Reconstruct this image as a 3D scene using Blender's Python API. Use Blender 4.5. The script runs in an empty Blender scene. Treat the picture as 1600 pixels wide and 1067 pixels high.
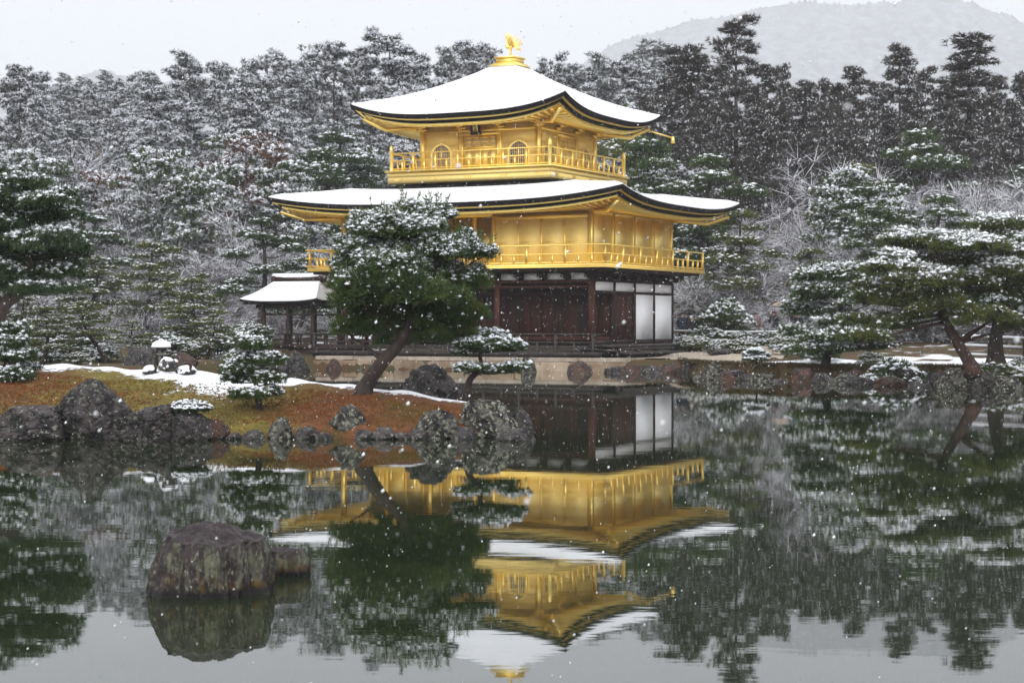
import bpy, bmesh, math, random
import numpy as np
from mathutils import Vector, Matrix, noise as mnoise

SC = bpy.context.scene
COL = SC.collection
PI = math.pi
# ------------------------------------------------------------------ camera
FPX, HOR, CAMZ = 2922.0, 510.0, 1.78          # focal length and horizon in pixels of the 1600 px photograph
cam_d = bpy.data.cameras.new('camera'); cam = bpy.data.objects.new('camera', cam_d); COL.objects.link(cam)
cam.location = (0, 0, CAMZ); cam.rotation_euler = (PI/2, 0, 0)
cam_d.sensor_width = 36; cam_d.lens = 36*FPX/1600; cam_d.shift_y = -(533.5-HOR)/1600
cam_d.clip_start = 0.1; cam_d.clip_end = 9000
cam_d.dof.use_dof = True; cam_d.dof.focus_distance = 32; cam_d.dof.aperture_fstop = 8
SC.camera = cam
# ------------------------------------------------------------------ sky and sun (overcast, snowing)
world = bpy.data.worlds.new('World'); SC.world = world; world.use_nodes = True
nt = world.node_tree; nt.nodes.clear()
def wn(t, **k):
    n = nt.nodes.new(t)
    for a, b in k.items(): setattr(n, a, b)
    return n
SUN_EL, SUN_AZ = math.radians(32), math.radians(192)
sky = wn('ShaderNodeTexSky', sky_type='NISHITA', sun_disc=False); sky.sun_elevation = SUN_EL; sky.sun_rotation = SUN_AZ
sky.air_density = 1.0; sky.dust_density = 6.0
hs = wn('ShaderNodeHueSaturation'); hs.inputs['Saturation'].default_value = 0.12
tc = wn('ShaderNodeTexCoord'); sp = wn('ShaderNodeSeparateXYZ'); mr = wn('ShaderNodeMapRange')
mr.inputs['From Min'].default_value = -0.05; mr.inputs['From Max'].default_value = 1.0
mr.inputs['To Min'].default_value = 0.88; mr.inputs['To Max'].default_value = 1.85
cl = wn('ShaderNodeVectorMath', operation='SCALE'); cl.inputs[0].default_value = (8.55, 8.8, 9.35)   # cloud layer
mx = wn('ShaderNodeMix', data_type='RGBA'); mx.inputs[0].default_value = 0.88
bg = wn('ShaderNodeBackground'); bg.inputs['Strength'].default_value = 0.1
out = wn('ShaderNodeOutputWorld')
L = nt.links.new
L(sky.outputs[0], hs.inputs['Color']); L(tc.outputs['Generated'], sp.inputs[0]); L(sp.outputs['Z'], mr.inputs['Value'])
L(mr.outputs[0], cl.inputs['Scale']); L(hs.outputs[0], mx.inputs[6]); L(cl.outputs[0], mx.inputs[7])
L(mx.outputs[2], bg.inputs['Color']); L(bg.outputs[0], out.inputs['Surface'])
sl = bpy.data.lights.new('sun', 'SUN'); sl.energy = 1.0; sl.angle = math.radians(45); sl.color = (1, 0.97, 0.93)
so = bpy.data.objects.new('sun', sl); COL.objects.link(so)
sd = Vector((math.sin(SUN_AZ)*math.cos(SUN_EL), math.cos(SUN_AZ)*math.cos(SUN_EL), math.sin(SUN_EL)))
so.rotation_euler = sd.to_track_quat('Z', 'Y').to_euler()
SC.view_settings.view_transform = 'Standard'; SC.view_settings.look = 'None'
SC.view_settings.exposure = 0.60; SC.view_settings.gamma = 1.0; SC.view_settings.use_curve_mapping = False
SC.cycles.use_denoising = True
SC.cycles.max_bounces = 9; SC.cycles.diffuse_bounces = 6; SC.cycles.glossy_bounces = 5
SC.cycles.volume_bounces = 0; SC.cycles.transparent_max_bounces = 8

# ------------------------------------------------------------------ helpers
def P(px, py, d):
    """photo pixel + depth in metres -> world point"""
    return np.array([(px-800)/FPX*d, d, CAMZ+(HOR-py)/FPX*d])
def GX(px, d): return (px-800)/FPX*d
MATS = {}
def material(name, c1, c2=None, c3=None, scale=4.0, rough=0.85, metal=0.0, bump=0.0, bscale=30.0, coord='Object',
             stretch=(1, 1, 1), rnd=0.0, lo=0.4, hi=0.6, c3lo=0.55, c3hi=0.65, c3scale=None, spec=0.5, detail=6, bstretch=None):
    m = bpy.data.materials.new(name); m.use_nodes = True
    t = m.node_tree; N = t.nodes.new; K = t.links.new
    b = t.nodes['Principled BSDF']
    b.inputs['Roughness'].default_value = rough; b.inputs['Metallic'].default_value = metal
    b.inputs['Specular IOR Level'].default_value = spec
    co = N('ShaderNodeTexCoord'); mp = N('ShaderNodeMapping'); mp.inputs['Scale'].default_value = stretch
    K(co.outputs[coord], mp.inputs[0])
    def ns(sc, dt=detail, vec=mp):
        n = N('ShaderNodeTexNoise'); n.inputs['Scale'].default_value = sc; n.inputs['Detail'].default_value = dt
        n.inputs['Roughness'].default_value = 0.62
        K(vec.outputs[0], n.inputs['Vector']); return n
    def ramp(src, a, z):
        r = N('ShaderNodeMapRange'); r.inputs['From Min'].default_value = a; r.inputs['From Max'].default_value = z
        K(src, r.inputs['Value']); return r.outputs[0]
    def mixc(f, a, z):
        q = N('ShaderNodeMix'); q.data_type = 'RGBA'
        K(f, q.inputs[0])
        for i, v in ((6, a), (7, z)):
            if isinstance(v, tuple): q.inputs[i].default_value = (*v, 1)
            else: K(v, q.inputs[i])
        return q.outputs[2]
    col = c1
    if c2: col = mixc(ramp(ns(scale).outputs[0], lo, hi), c1, c2)
    if c3: col = mixc(ramp(ns(c3scale or scale*2.3).outputs[0], c3lo, c3hi), col, c3)
    if rnd:
        oi = N('ShaderNodeObjectInfo'); h = N('ShaderNodeHueSaturation')
        r = N('ShaderNodeMapRange'); r.inputs['To Min'].default_value = 1-rnd; r.inputs['To Max'].default_value = 1+rnd
        K(oi.outputs['Random'], r.inputs['Value']); K(r.outputs[0], h.inputs['Value'])
        if isinstance(col, tuple): h.inputs['Color'].default_value = (*col, 1)
        else: K(col, h.inputs['Color'])
        col = h.outputs[0]
    if isinstance(col, tuple): b.inputs['Base Color'].default_value = (*col, 1)
    else: K(col, b.inputs['Base Color'])
    if bump:
        v = mp
        if bstretch:
            v = N('ShaderNodeMapping'); v.inputs['Scale'].default_value = bstretch; K(co.outputs[coord], v.inputs[0])
        bn = N('ShaderNodeBump'); bn.inputs['Strength'].default_value = bump; bn.inputs['Distance'].default_value = 0.09 if bump >= 1 else 0.05
        K(ns(bscale, vec=v).outputs[0], bn.inputs['Height']); K(bn.outputs[0], b.inputs['Normal'])
    MATS[name] = m
    return m
M = MATS
material('gold', (1.0, 0.77, 0.25), (0.96, 0.70, 0.19), scale=1.6, rough=0.46, metal=0.85, lo=0.35, hi=0.7)
material('gold_panel', (1.0, 0.82, 0.33), (0.97, 0.76, 0.27), scale=2.2, rough=0.50, metal=0.92, lo=0.3, hi=0.75)
material('gold_board', (0.92, 0.72, 0.27), (0.87, 0.66, 0.22), scale=1.0, rough=0.68, metal=0.45, lo=0.3, hi=0.7, stretch=(0.3, 0.3, 16), detail=3)
material('bark_roof', (0.007, 0.006, 0.007), (0.015, 0.011, 0.011), scale=6, rough=0.9, spec=0.1, bump=0.4, bscale=18, stretch=(1, 1, 4))
material('snow', (0.76, 0.775, 0.80), (0.81, 0.82, 0.84), scale=0.9, rough=0.8, bump=0.5, bscale=2.2, spec=0.2)
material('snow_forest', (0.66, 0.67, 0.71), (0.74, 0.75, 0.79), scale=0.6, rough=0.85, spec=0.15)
material('snow_tree', (0.80, 0.815, 0.86), rough=0.8, spec=0.2)
material('dark_wood', (0.020, 0.012, 0.010), (0.045, 0.022, 0.016), scale=5, spec=0.25, rough=0.7, bump=0.3, bscale=20, stretch=(1, 1, 0.25))
material('red_wood', (0.070, 0.020, 0.012), (0.035, 0.012, 0.009), scale=4, spec=0.25, rough=0.7, bump=0.3, bscale=18, stretch=(3, 3, 0.3))
material('deck_wood', (0.045, 0.035, 0.032), (0.022, 0.017, 0.016), scale=5, spec=0.3, rough=0.65, bump=0.3, bscale=22, stretch=(0.4, 1, 1))
material('plaster', (0.90, 0.90, 0.91), (0.87, 0.87, 0.88), scale=1.4, rough=0.8, bump=0.08, bscale=20)
material('window_dark', (0.17, 0.17, 0.20), (0.11, 0.11, 0.13), scale=3, rough=0.5)
material('paper', (0.42, 0.38, 0.36), rough=0.8)
material('podium_stone', (0.30, 0.235, 0.165), (0.20, 0.135, 0.085), (0.09, 0.075, 0.06), scale=1.1, rough=0.85, bump=0.5, bscale=9, rnd=0.25, c3lo=0.58, c3hi=0.72)
material('coping_stone', (0.36, 0.31, 0.25), (0.27, 0.225, 0.175), scale=2, rough=0.85, bump=0.4, bscale=12, rnd=0.15)
material('rock', (0.062, 0.050, 0.050), (0.011, 0.010, 0.010), (0.17, 0.17, 0.13), scale=4.0, rough=0.7, bump=1.0, bscale=16, lo=0.45, hi=0.54, c3lo=0.575, c3hi=0.615, c3scale=13, rnd=0.25, detail=9)
material('rock_pale', (0.095, 0.088, 0.076), (0.016, 0.014, 0.013), (0.235, 0.24, 0.175), scale=4.5, rough=0.8, bump=1.0, bscale=16, lo=0.44, hi=0.53, c3lo=0.54, c3hi=0.585, c3scale=12, rnd=0.15, detail=9)
material('rock_rust', (0.085, 0.040, 0.028), (0.030, 0.020, 0.017), (0.11, 0.095, 0.07), scale=4.5, rough=0.85, bump=1.0, bscale=12, lo=0.44, hi=0.56, c3lo=0.57, c3hi=0.64, c3scale=9, rnd=0.2, detail=9)
material('lantern_stone', (0.20, 0.19, 0.17), (0.12, 0.105, 0.09), scale=5, rough=0.9, bump=0.5, bscale=20)
material('trunk_pine', (0.050, 0.033, 0.027), (0.022, 0.016, 0.014), scale=7, rough=0.9, bump=0.9, bscale=14, stretch=(1, 1, 0.35))
material('trunk_red', (0.075, 0.036, 0.026), (0.030, 0.018, 0.015), scale=7, rough=0.9, bump=0.9, bscale=14, stretch=(1, 1, 0.35))
material('trunk_forest', (0.085, 0.068, 0.060), (0.050, 0.041, 0.038), scale=3, rough=0.9, rnd=0.3)
material('needles', (0.058, 0.092, 0.024), (0.038, 0.068, 0.022), (0.105, 0.110, 0.026), scale=2.2, rough=0.75, spec=0.25, c3lo=0.52, c3hi=0.7, c3scale=1.7)
material('needles_dark', (0.036, 0.062, 0.026), (0.050, 0.078, 0.027), scale=2.2, rough=0.75, spec=0.25)
material('needles_olive', (0.100, 0.118, 0.028), (0.066, 0.090, 0.026), (0.150, 0.130, 0.034), scale=1.6, rough=0.8, spec=0.25, rnd=0.2)
material('needles_forest', (0.098, 0.106, 0.088), (0.076, 0.082, 0.072), (0.120, 0.110, 0.086), scale=0.5, rough=0.85, spec=0.2, rnd=0.35, c3lo=0.55, c3hi=0.68)
material('needles_cedar', (0.054, 0.051, 0.043), (0.062, 0.054, 0.046), (0.080, 0.066, 0.058), scale=0.4, rough=0.85, spec=0.2, rnd=0.3)
material('leaf_brown', (0.16, 0.085, 0.055), (0.10, 0.055, 0.04), scale=0.7, rough=0.85, spec=0.2)
material('twig', (0.115, 0.092, 0.092), (0.070, 0.057, 0.058), scale=2, rough=0.9, rnd=0.2)
material('moss_tuft', (0.15, 0.055, 0.014), (0.12, 0.095, 0.018), (0.07, 0.075, 0.015), scale=0.55, rough=0.95, spec=0.1)
material('gravel', (0.34, 0.29, 0.23), (0.27, 0.22, 0.17), scale=2.5, rough=0.95, bump=0.3, bscale=40)
material('bamboo', (0.16, 0.12, 0.08), (0.10, 0.075, 0.05), scale=4, rough=0.7)
material('skin', (0.42, 0.24, 0.17), rough=0.6)
material('hair', (0.010, 0.008, 0.008), rough=0.6)
def plain(n, c, r=0.85):
    return material(n, c, tuple(v*0.7 for v in c), scale=6, rough=r)
plain('cloth_black', (0.012, 0.012, 0.015)); plain('cloth_navy', (0.012, 0.020, 0.040)); plain('cloth_tan', (0.26, 0.12, 0.03))
plain('cloth_grey', (0.10, 0.10, 0.11)); plain('cloth_red', (0.16, 0.035, 0.035)); plain('cloth_white', (0.55, 0.53, 0.5))
plain('umbrella_green', (0.012, 0.045, 0.035)); plain('umbrella_beige', (0.34, 0.25, 0.20)); plain('steel', (0.2, 0.2, 0.2), 0.4)

def mesh_np(name, V, F):
    """V (n,3); F list of (m,k) integer arrays"""
    me = bpy.data.meshes.new(name)
    V = np.asarray(V, dtype=np.float32)
    F = [np.asarray(f, dtype=np.int32) for f in F if len(f)]
    me.vertices.add(len(V)); me.vertices.foreach_set('co', V.ravel())
    nl = sum(f.size for f in F); npoly = sum(len(f) for f in F)
    me.loops.add(nl); me.loops.foreach_set('vertex_index', np.concatenate([f.ravel() for f in F]))
    tot = np.concatenate([np.full(len(f), f.shape[1], np.int32) for f in F])
    st = np.concatenate([[0], np.cumsum(tot)[:-1]]).astype(np.int32)
    me.polygons.add(npoly); me.polygons.foreach_set('loop_start', st)
    try: me.polygons.foreach_set('loop_total', tot)
    except Exception: pass
    me.update(calc_edges=True); me.validate()
    return me
def smooth(me):
    me.polygons.foreach_set('use_smooth', np.ones(len(me.polygons), dtype=bool)); return me
class Acc:
    def __init__(s): s.V = []; s.T = []; s.Q = []; s.n = 0
    def add(s, V, T=None, Q=None):
        V = np.asarray(V, dtype=np.float64).reshape(-1, 3)
        if T is not None and len(T): s.T.append(np.asarray(T)+s.n)
        if Q is not None and len(Q): s.Q.append(np.asarray(Q)+s.n)
        s.V.append(V); s.n += len(V)
    def box(s, x0, x1, y0, y1, z0, z1):
        s.add([(x0,y0,z0),(x1,y0,z0),(x1,y1,z0),(x0,y1,z0),(x0,y0,z1),(x1,y0,z1),(x1,y1,z1),(x0,y1,z1)],
              Q=[(3,2,1,0),(4,5,6,7),(0,1,5,4),(1,2,6,5),(2,3,7,6),(3,0,4,7)])
    def bar(s, a, b, w, h, up=(0,0,1)):
        a = Vector(a); b = Vector(b); d = (b-a).normalized(); u = Vector(up); sd = d.cross(u)
        if sd.length < 1e-4: sd = d.cross(Vector((1,0,0)))
        sd.normalize(); u = sd.cross(d).normalized(); sd *= w/2; u = u*h/2
        s.add([tuple(p+q) for p in (a, b) for q in (-sd-u, sd-u, sd+u, -sd+u)],
              Q=[(0,1,2,3),(7,6,5,4),(0,4,5,1),(1,5,6,2),(2,6,7,3),(3,7,4,0)])
    def tube(s, pts, rad, n=6, cap=True):
        pts = [Vector(p) for p in pts]; V = []; prev = None
        for i, p in enumerate(pts):
            d = (pts[min(i+1, len(pts)-1)]-pts[max(i-1, 0)]).normalized()
            r = prev if prev is not None else (Vector((1,0,0)) if abs(d.x) < 0.9 else Vector((0,1,0)))
            a = (r-d*r.dot(d)).normalized(); b = d.cross(a); prev = a
            R = rad[i] if hasattr(rad, '__len__') else rad
            for k in range(n):
                t = 2*PI*k/n; V.append(tuple(p+(a*math.cos(t)+b*math.sin(t))*R))
        Q = [(i*n+k, i*n+(k+1)%n, (i+1)*n+(k+1)%n, (i+1)*n+k) for i in range(len(pts)-1) for k in range(n)]
        T = []
        if cap:
            V += [tuple(pts[0]), tuple(pts[-1])]; m = len(pts)*n
            T = [(m, (k+1)%n, k) for k in range(n)]+[(m+1, m-n+k, m-n+(k+1)%n) for k in range(n)]
        s.add(V, T, Q)
    def lathe(s, prof, c=(0,0,0), n=16):
        V = [(c[0]+r*math.cos(2*PI*k/n), c[1]+r*math.sin(2*PI*k/n), c[2]+z) for r, z in prof for k in range(n)]
        Q = [(i*n+k, i*n+(k+1)%n, (i+1)*n+(k+1)%n, (i+1)*n+k) for i in range(len(prof)-1) for k in range(n)]
        s.add(V, Q=Q)
    def mesh(s, name):
        return mesh_np(name, np.concatenate(s.V), [np.concatenate(x) for x in (s.T, s.Q) if x])
def obj(name, me, mat=None, parent=None, loc=None):
    if isinstance(me, Acc): me = me.mesh(name)
    o = bpy.data.objects.new(name, me); COL.objects.link(o)
    if mat and me is not None and not len(me.materials): me.materials.append(M[mat] if isinstance(mat, str) else mat)
    if parent: o.parent = parent
    if loc is not None: o.location = loc
    return o
def tag(o, label=None, cat=None, group=None, kind=None):
    for k, v in (('label', label), ('category', cat), ('group', group), ('kind', kind)):
        if v: o[k] = v
    return o
def thing(name, label, cat, loc=(0,0,0), rz=0, group=None):
    o = bpy.data.objects.new(name, None); COL.objects.link(o); o.location = loc; o.rotation_euler = (0,0,rz)
    o.empty_display_size = 0.2
    return tag(o, label, cat, group)
def part_box(name, parent, b, mat):
    a = Acc(); a.box(*b); return obj(name, a, mat, parent)
def copy_tree(root, loc, rz, sc, label=None, group=None):
    r = root.copy(); COL.objects.link(r); r.location = loc; r.rotation_euler = (0,0,rz); r.scale = sc
    if label: r['label'] = label
    if group: r['group'] = group
    for ch in list(root.children):
        c = ch.copy(); COL.objects.link(c); c.parent = r
        for g in ch.children:
            d = g.copy(); COL.objects.link(d); d.parent = c
    return r
def fbm(x, y, z=0.0, o=4):
    s = 0; a = 1; f = 1
    for _ in range(o):
        s += a*mnoise.noise(Vector((x*f, y*f, z*f))); a *= 0.5; f *= 2.03
    return s
def sst(a, b, x):
    t = np.clip((np.asarray(x, float)-a)/(b-a), 0, 1); return t*t*(3-2*t)

# ------------------------------------------------------------------ terrain
SHX = [-300,-60,-40,-20,-14,-10.9,-10.3, -9.9, 4.7, 6.4, 7.0, 9, 14, 20, 40, 90, 300]
SHY = [  30, 52, 57, 60, 61, 62.0, 68, 80, 73.0,74.0,65.5,61,57.5,53.5,46, 40, 20]
def shore(x): return np.interp(x, SHX, SHY)
def ground(x, y):
    x = np.asarray(x, float); y = np.asarray(y, float)
    s = y-shore(x)
    h = -0.7+sst(-0.4, 0.5, s)*1.15+np.clip(s, 0, 40)*0.010
    sl = np.interp(x, [-80,-30,0,25,60], [0.20,0.17,0.15,0.12,0.12])
    h = h+np.where(y > 104, (y-104)*sl*sst(100, 125, y), 0)
    h = h+24*sst(44, 95, x)*sst(25, 60, y)+20*sst(58, 110, -x)*sst(25, 60, y)   # unseen slopes added beside the view, the right one to darken the gold's reflections
    h = h+sst(1, 8, s)*(0.10*np.sin(x*0.9+1.3*np.sin(y*0.31))*np.cos(y*0.7)+0.05*np.sin(x*2.3+y*1.7))
    return h
def grid(xs, ys, zf):
    X, Y = np.meshgrid(xs, ys); Z = zf(X, Y)
    V = np.stack([X.ravel(), Y.ravel(), Z.ravel()], 1); nx, ny = len(xs), len(ys)
    i = (np.arange(ny-1)[:, None]*nx+np.arange(nx-1)[None, :]).ravel()
    return V, np.stack([i, i+1, i+nx+1, i+nx], 1)

def attr_mat(name, build):
    m = bpy.data.materials.new(name); m.use_nodes = True; build(m.node_tree, m.node_tree.nodes['Principled BSDF']); MATS[name] = m
def _ground(t, b):
    N = t.nodes.new; K = t.links.new
    co = N('ShaderNodeTexCoord'); n1 = N('ShaderNodeTexNoise'); n1.inputs['Scale'].default_value = 0.45; n1.inputs['Detail'].default_value = 8
    n2 = N('ShaderNodeTexNoise'); n2.inputs['Scale'].default_value = 2.5; n2.inputs['Detail'].default_value = 6
    K(co.outputs['Object'], n1.inputs['Vector']); K(co.outputs['Object'], n2.inputs['Vector'])
    at = N('ShaderNodeAttribute'); at.attribute_name = 'snow'
    ad = N('ShaderNodeMath'); ad.operation = 'ADD'; K(n1.outputs[0], ad.inputs[0]); K(at.outputs['Fac'], ad.inputs[1])
    r = N('ShaderNodeMapRange'); r.inputs['From Min'].default_value = 0.96; r.inputs['From Max'].default_value = 1.04; K(ad.outputs[0], r.inputs['Value'])
    soil = N('ShaderNodeMix'); soil.data_type = 'RGBA'; soil.inputs[6].default_value = (0.075, 0.040, 0.018, 1); soil.inputs[7].default_value = (0.050, 0.048, 0.018, 1)
    rr = N('ShaderNodeMapRange'); rr.inputs['From Min'].default_value = 0.4; rr.inputs['From Max'].default_value = 0.6; K(n2.outputs[0], rr.inputs['Value']); K(rr.outputs[0], soil.inputs[0])
    mxx = N('ShaderNodeMix'); mxx.data_type = 'RGBA'; K(r.outputs[0], mxx.inputs[0]); K(soil.outputs[2], mxx.inputs[6]); mxx.inputs[7].default_value = (0.84, 0.85, 0.88, 1)
    K(mxx.outputs[2], b.inputs['Base Color']); b.inputs['Roughness'].default_value = 0.9; b.inputs['Specular IOR Level'].default_value = 0.2
    bu = N('ShaderNodeBump'); bu.inputs['Strength'].default_value = 0.6; bu.inputs['Distance'].default_value = 0.06
    n3 = N('ShaderNodeTexNoise'); n3.inputs['Scale'].default_value = 7; n3.inputs['Detail'].default_value = 8; K(co.outputs['Object'], n3.inputs['Vector'])
    K(n3.outputs[0], bu.inputs['Height']); K(bu.outputs[0], b.inputs['Normal'])
attr_mat('ground', _ground)
xs = np.concatenate([np.linspace(-900,-60,12)[:-1], np.linspace(-60,60,241), np.linspace(60,900,12)[1:]])
ys = np.concatenate([np.linspace(20,44,7)[:-1], np.linspace(44,110,221), np.linspace(110,300,60)[1:], np.linspace(300,900,10)[1:]])
V, Q = grid(xs, ys, lambda X, Y: np.where(Y > 230, ground(X, np.minimum(Y, 230))-(Y-230)*0.06, ground(X, Y)))
me = mesh_np('ground', V, [Q]); smooth(me)
sn = me.attributes.new('snow', 'FLOAT', 'POINT')
sv = 0.36+0.16*sst(88, 120, V[:,1])*(1-0.9*sst(5, 15, V[:,0]))-0.3*(1-sst(0.4, 2.5, V[:,1]-shore(V[:,0])))-0.25*sst(40, 50, abs(V[:,0]))
sv = sv+0.32*np.exp(-((V[:,0]-(11.6+0.25*(V[:,1]-58)))/5.0)**2-((V[:,1]-63)/4.0)**2)*(V[:,0] > 8)
sn.data.foreach_set('value', sv.astype(np.float32))
tag(obj('ground', me, 'ground'), 'brown mossy ground and hillside with patches of snow', 'ground', kind='structure')

# pond
def _water(t, b):
    N = t.nodes.new; K = t.links.new
    b.inputs['Base Color'].default_value = (0.014, 0.021, 0.009, 1); b.inputs['Roughness'].default_value = 0.015
    b.inputs['IOR'].default_value = 1.55
    co = N('ShaderNodeTexCoord'); prev = None
    for sc, st, di in (((0.5, 1.3, 1), 0.03, 0.016), ((2.2, 7.0, 1), 0.036, 0.0060), ((0.12, 0.20, 1), 0.10, 0.010)):
        mp = N('ShaderNodeMapping'); mp.inputs['Scale'].default_value = sc; K(co.outputs['Object'], mp.inputs[0])
        n = N('ShaderNodeTexNoise'); n.inputs['Scale'].default_value = 1.0; n.inputs['Detail'].default_value = 2.5; K(mp.outputs[0], n.inputs['Vector'])
        bu = N('ShaderNodeBump'); bu.inputs['Strength'].default_value = st; bu.inputs['Distance'].default_value = di
        K(n.outputs[0], bu.inputs['Height'])
        if prev: K(prev.outputs[0], bu.inputs['Normal'])
        prev = bu
    K(prev.outputs[0], b.inputs['Normal'])
attr_mat('water', _water)
a = Acc(); a.add([(-900,-200,0),(900,-200,0),(900,100,0),(-900,100,0)], Q=[(0,1,2,3)])
tag(obj('pond_water', a, 'water'), 'still dark green pond mirroring the pavilion and trees', 'water', kind='structure')

# far hills fading into the snowfall
def ridge(name, pts, d, depth, label, seed):
    px = np.arange(pts[0][0], pts[-1][0]+1, 2.5)
    top = np.interp(px, [p[0] for p in pts], [p[1] for p in pts])
    rows = []; nr = 14
    for j in range(nr):
        u = j/(nr-1); row = []
        for k, (x, y) in enumerate(zip(px, top)):
            dd = d-depth*(1-u); zt = CAMZ+(HOR-y)/FPX*d
            n = fbm(x*0.008, u*2, seed, 2)*0.018+abs(mnoise.noise(Vector((x*0.13, u*11, seed))))*0.020
            z = zt*(u**0.8)*(1+n*(0.3+u))-4*(1-u)
            row.append(((x-800)/FPX*d, dd, z))
        rows.append(row)
    rows.append([(x, y+80, -5) for x, y, z in rows[-1]])
    V = np.array(rows).reshape(-1, 3); nx = len(px)
    i = (np.arange(nr)[:, None]*nx+np.arange(nx-1)[None, :]).ravel()
    return tag(obj(name, mesh_np(name, V, [np.stack([i, i+1, i+nx+1, i+nx], 1)]), 'hill_forest'), label, 'hill', kind='structure')
material('hill_forest', (0.06, 0.065, 0.07), (0.30, 0.31, 0.33), scale=0.035, rough=0.95, lo=0.40, hi=0.66, stretch=(1.6, 1, 0.6), detail=9)
ridge('hill', [(880,120),(960,72),(1030,52),(1110,30),(1180,14),(1250,10),(1340,12),(1420,4),(1480,-4),(1530,8),(1570,26),(1620,48),(1720,100),(1900,160)], 3700, 1400,
      'tall hazy wooded hill behind the cedars', 3.1)
ridge('hill', [(-300,150),(-100,128),(60,138),(150,112),(260,128),(420,150),(600,160),(900,180)], 3300, 900, 'low hazy hill beyond the left forest', 7.7)

# ------------------------------------------------------------------ island
IXN = [-40,-14,-9,-5.1,-3,-1,0.1,0.55];       IYN = [29.6,29.7,29.75,29.8,29.75,29.75,29.95,30.6]
IXF = [-40,-14,-8,-5,-3,-1,0.1,0.55];         IYF = [48,44.5,41.5,39,37,34.6,32.2,30.9]
IHX = [-40,-10,-8.6,-6.6,-4.65,-2.6,-1.1,-0.5,0.2,0.55]; IHZ = [1.0,1.05,1.03,0.95,0.86,0.72,0.53,0.40,0.12,-0.3]
def island(x, y):
    x = np.asarray(x, float); y = np.asarray(y, float)
    yn = np.interp(x, IXN, IYN); yf = np.interp(x, IXF, IYF); hz = np.interp(x, IHX, IHZ)
    t = (y-yn)/(yf-yn)
    up = 0.20*sst(-0.02, 0.025, t)+0.80*np.clip(t/0.46, 0, 1)**0.9
    h = hz*np.where(t < 0.46, up, 1-sst(0.5, 1.0, t))
    h = np.where((t < -0.0) | (t > 1), -0.4, h)
    return h+np.where((t > 0.02) & (t < 0.95), 0.03*np.sin(x*3.1+np.sin(y*2.0))*np.sin(y*2.7+1)+0.015*np.sin(x*8+y*3), -0.05)
V, Q = grid(np.arange(-22, 0.7, 0.11), np.arange(28.5, 46, 0.11), island)
me = mesh_np('island', V, [Q]); smooth(me)
t_ = (V[:,1]-np.interp(V[:,0], IXN, IYN))/(np.interp(V[:,0], IXF, IYF)-np.interp(V[:,0], IXN, IYN))
pxv = 800+FPX*V[:,0]/V[:,1]
sv = -0.12+0.70*sst(0.30, 0.54, t_)
sv = sv+0.46*np.exp(-((V[:,0]+5.4)/1.3)**2)*sst(0.04, 0.28, t_)
sn = me.attributes.new('snow', 'FLOAT', 'POINT'); sn.data.foreach_set('value', sv.astype(np.float32))
ru = me.attributes.new('rust', 'FLOAT', 'POINT'); ru.data.foreach_set('value', (sst(-5.2, -2.2, V[:,0])-0.5+0.7*np.exp(-((V[:,0]+9)/1.2)**2)).astype(np.float32))
def _moss(t, b):
    N = t.nodes.new; K = t.links.new
    co = N('ShaderNodeTexCoord')
    def ns(s, d=7):
        n = N('ShaderNodeTexNoise'); n.inputs['Scale'].default_value = s; n.inputs['Detail'].default_value = d; n.inputs['Roughness'].default_value = 0.65
        K(co.outputs['Object'], n.inputs['Vector']); return n.outputs[0]
    def at(nm):
        q = N('ShaderNodeAttribute'); q.attribute_name = nm; return q.outputs['Fac']
    def math_(op, a, c):
        q = N('ShaderNodeMath'); q.operation = op
        for i, v in enumerate((a, c)):
            if isinstance(v, float): q.inputs[i].default_value = v
            else: K(v, q.inputs[i])
        return q.outputs[0]
    def rp(v, lo, hi):
        q = N('ShaderNodeMapRange'); q.inputs['From Min'].default_value = lo; q.inputs['From Max'].default_value = hi; K(v, q.inputs['Value']); return q.outputs[0]
    def mix(f, a, c):
        q = N('ShaderNodeMix'); q.data_type = 'RGBA'; K(f, q.inputs[0])
        for i, v in ((6, a), (7, c)):
            if isinstance(v, tuple): q.inputs[i].default_value = (*v, 1)
            else: K(v, q.inputs[i])
        return q.outputs[2]
    olive = mix(rp(ns(3.0), 0.35, 0.65), (0.175, 0.130, 0.030), (0.105, 0.092, 0.022))
    rust = mix(rp(ns(4.5), 0.35, 0.65), (0.170, 0.070, 0.030), (0.095, 0.042, 0.020))
    base = mix(rp(math_('ADD', math_('MULTIPLY', ns(0.8), 1.4), at('rust')), 0.45, 0.95), olive, rust)
    base = mix(rp(ns(14.0, 5), 0.52, 0.66), base, (0.045, 0.032, 0.014))
    base = mix(rp(ns(2.2, 6), 0.56, 0.66), base, (0.060, 0.050, 0.018))
    sn_ = rp(math_('ADD', math_('ADD', math_('MULTIPLY', ns(1.1), 0.55), math_('MULTIPLY', ns(9.0), 0.5)), at('snow')), 0.80, 0.86)
    K(mix(sn_, base, (0.84, 0.85, 0.88)), b.inputs['Base Color']); b.inputs['Roughness'].default_value = 0.95; b.inputs['Specular IOR Level'].default_value = 0.15
    bu = N('ShaderNodeBump'); bu.inputs['Strength'].default_value = 0.7; bu.inputs['Distance'].default_value = 0.05
    K(math_('ADD', ns(18.0), sn_), bu.inputs['Height']); K(bu.outputs[0], b.inputs['Normal'])
attr_mat('moss', _moss)
tag(obj('island', me, 'moss'), 'low island of rust and olive moss with a snowy crest', 'island', kind='structure')

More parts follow.
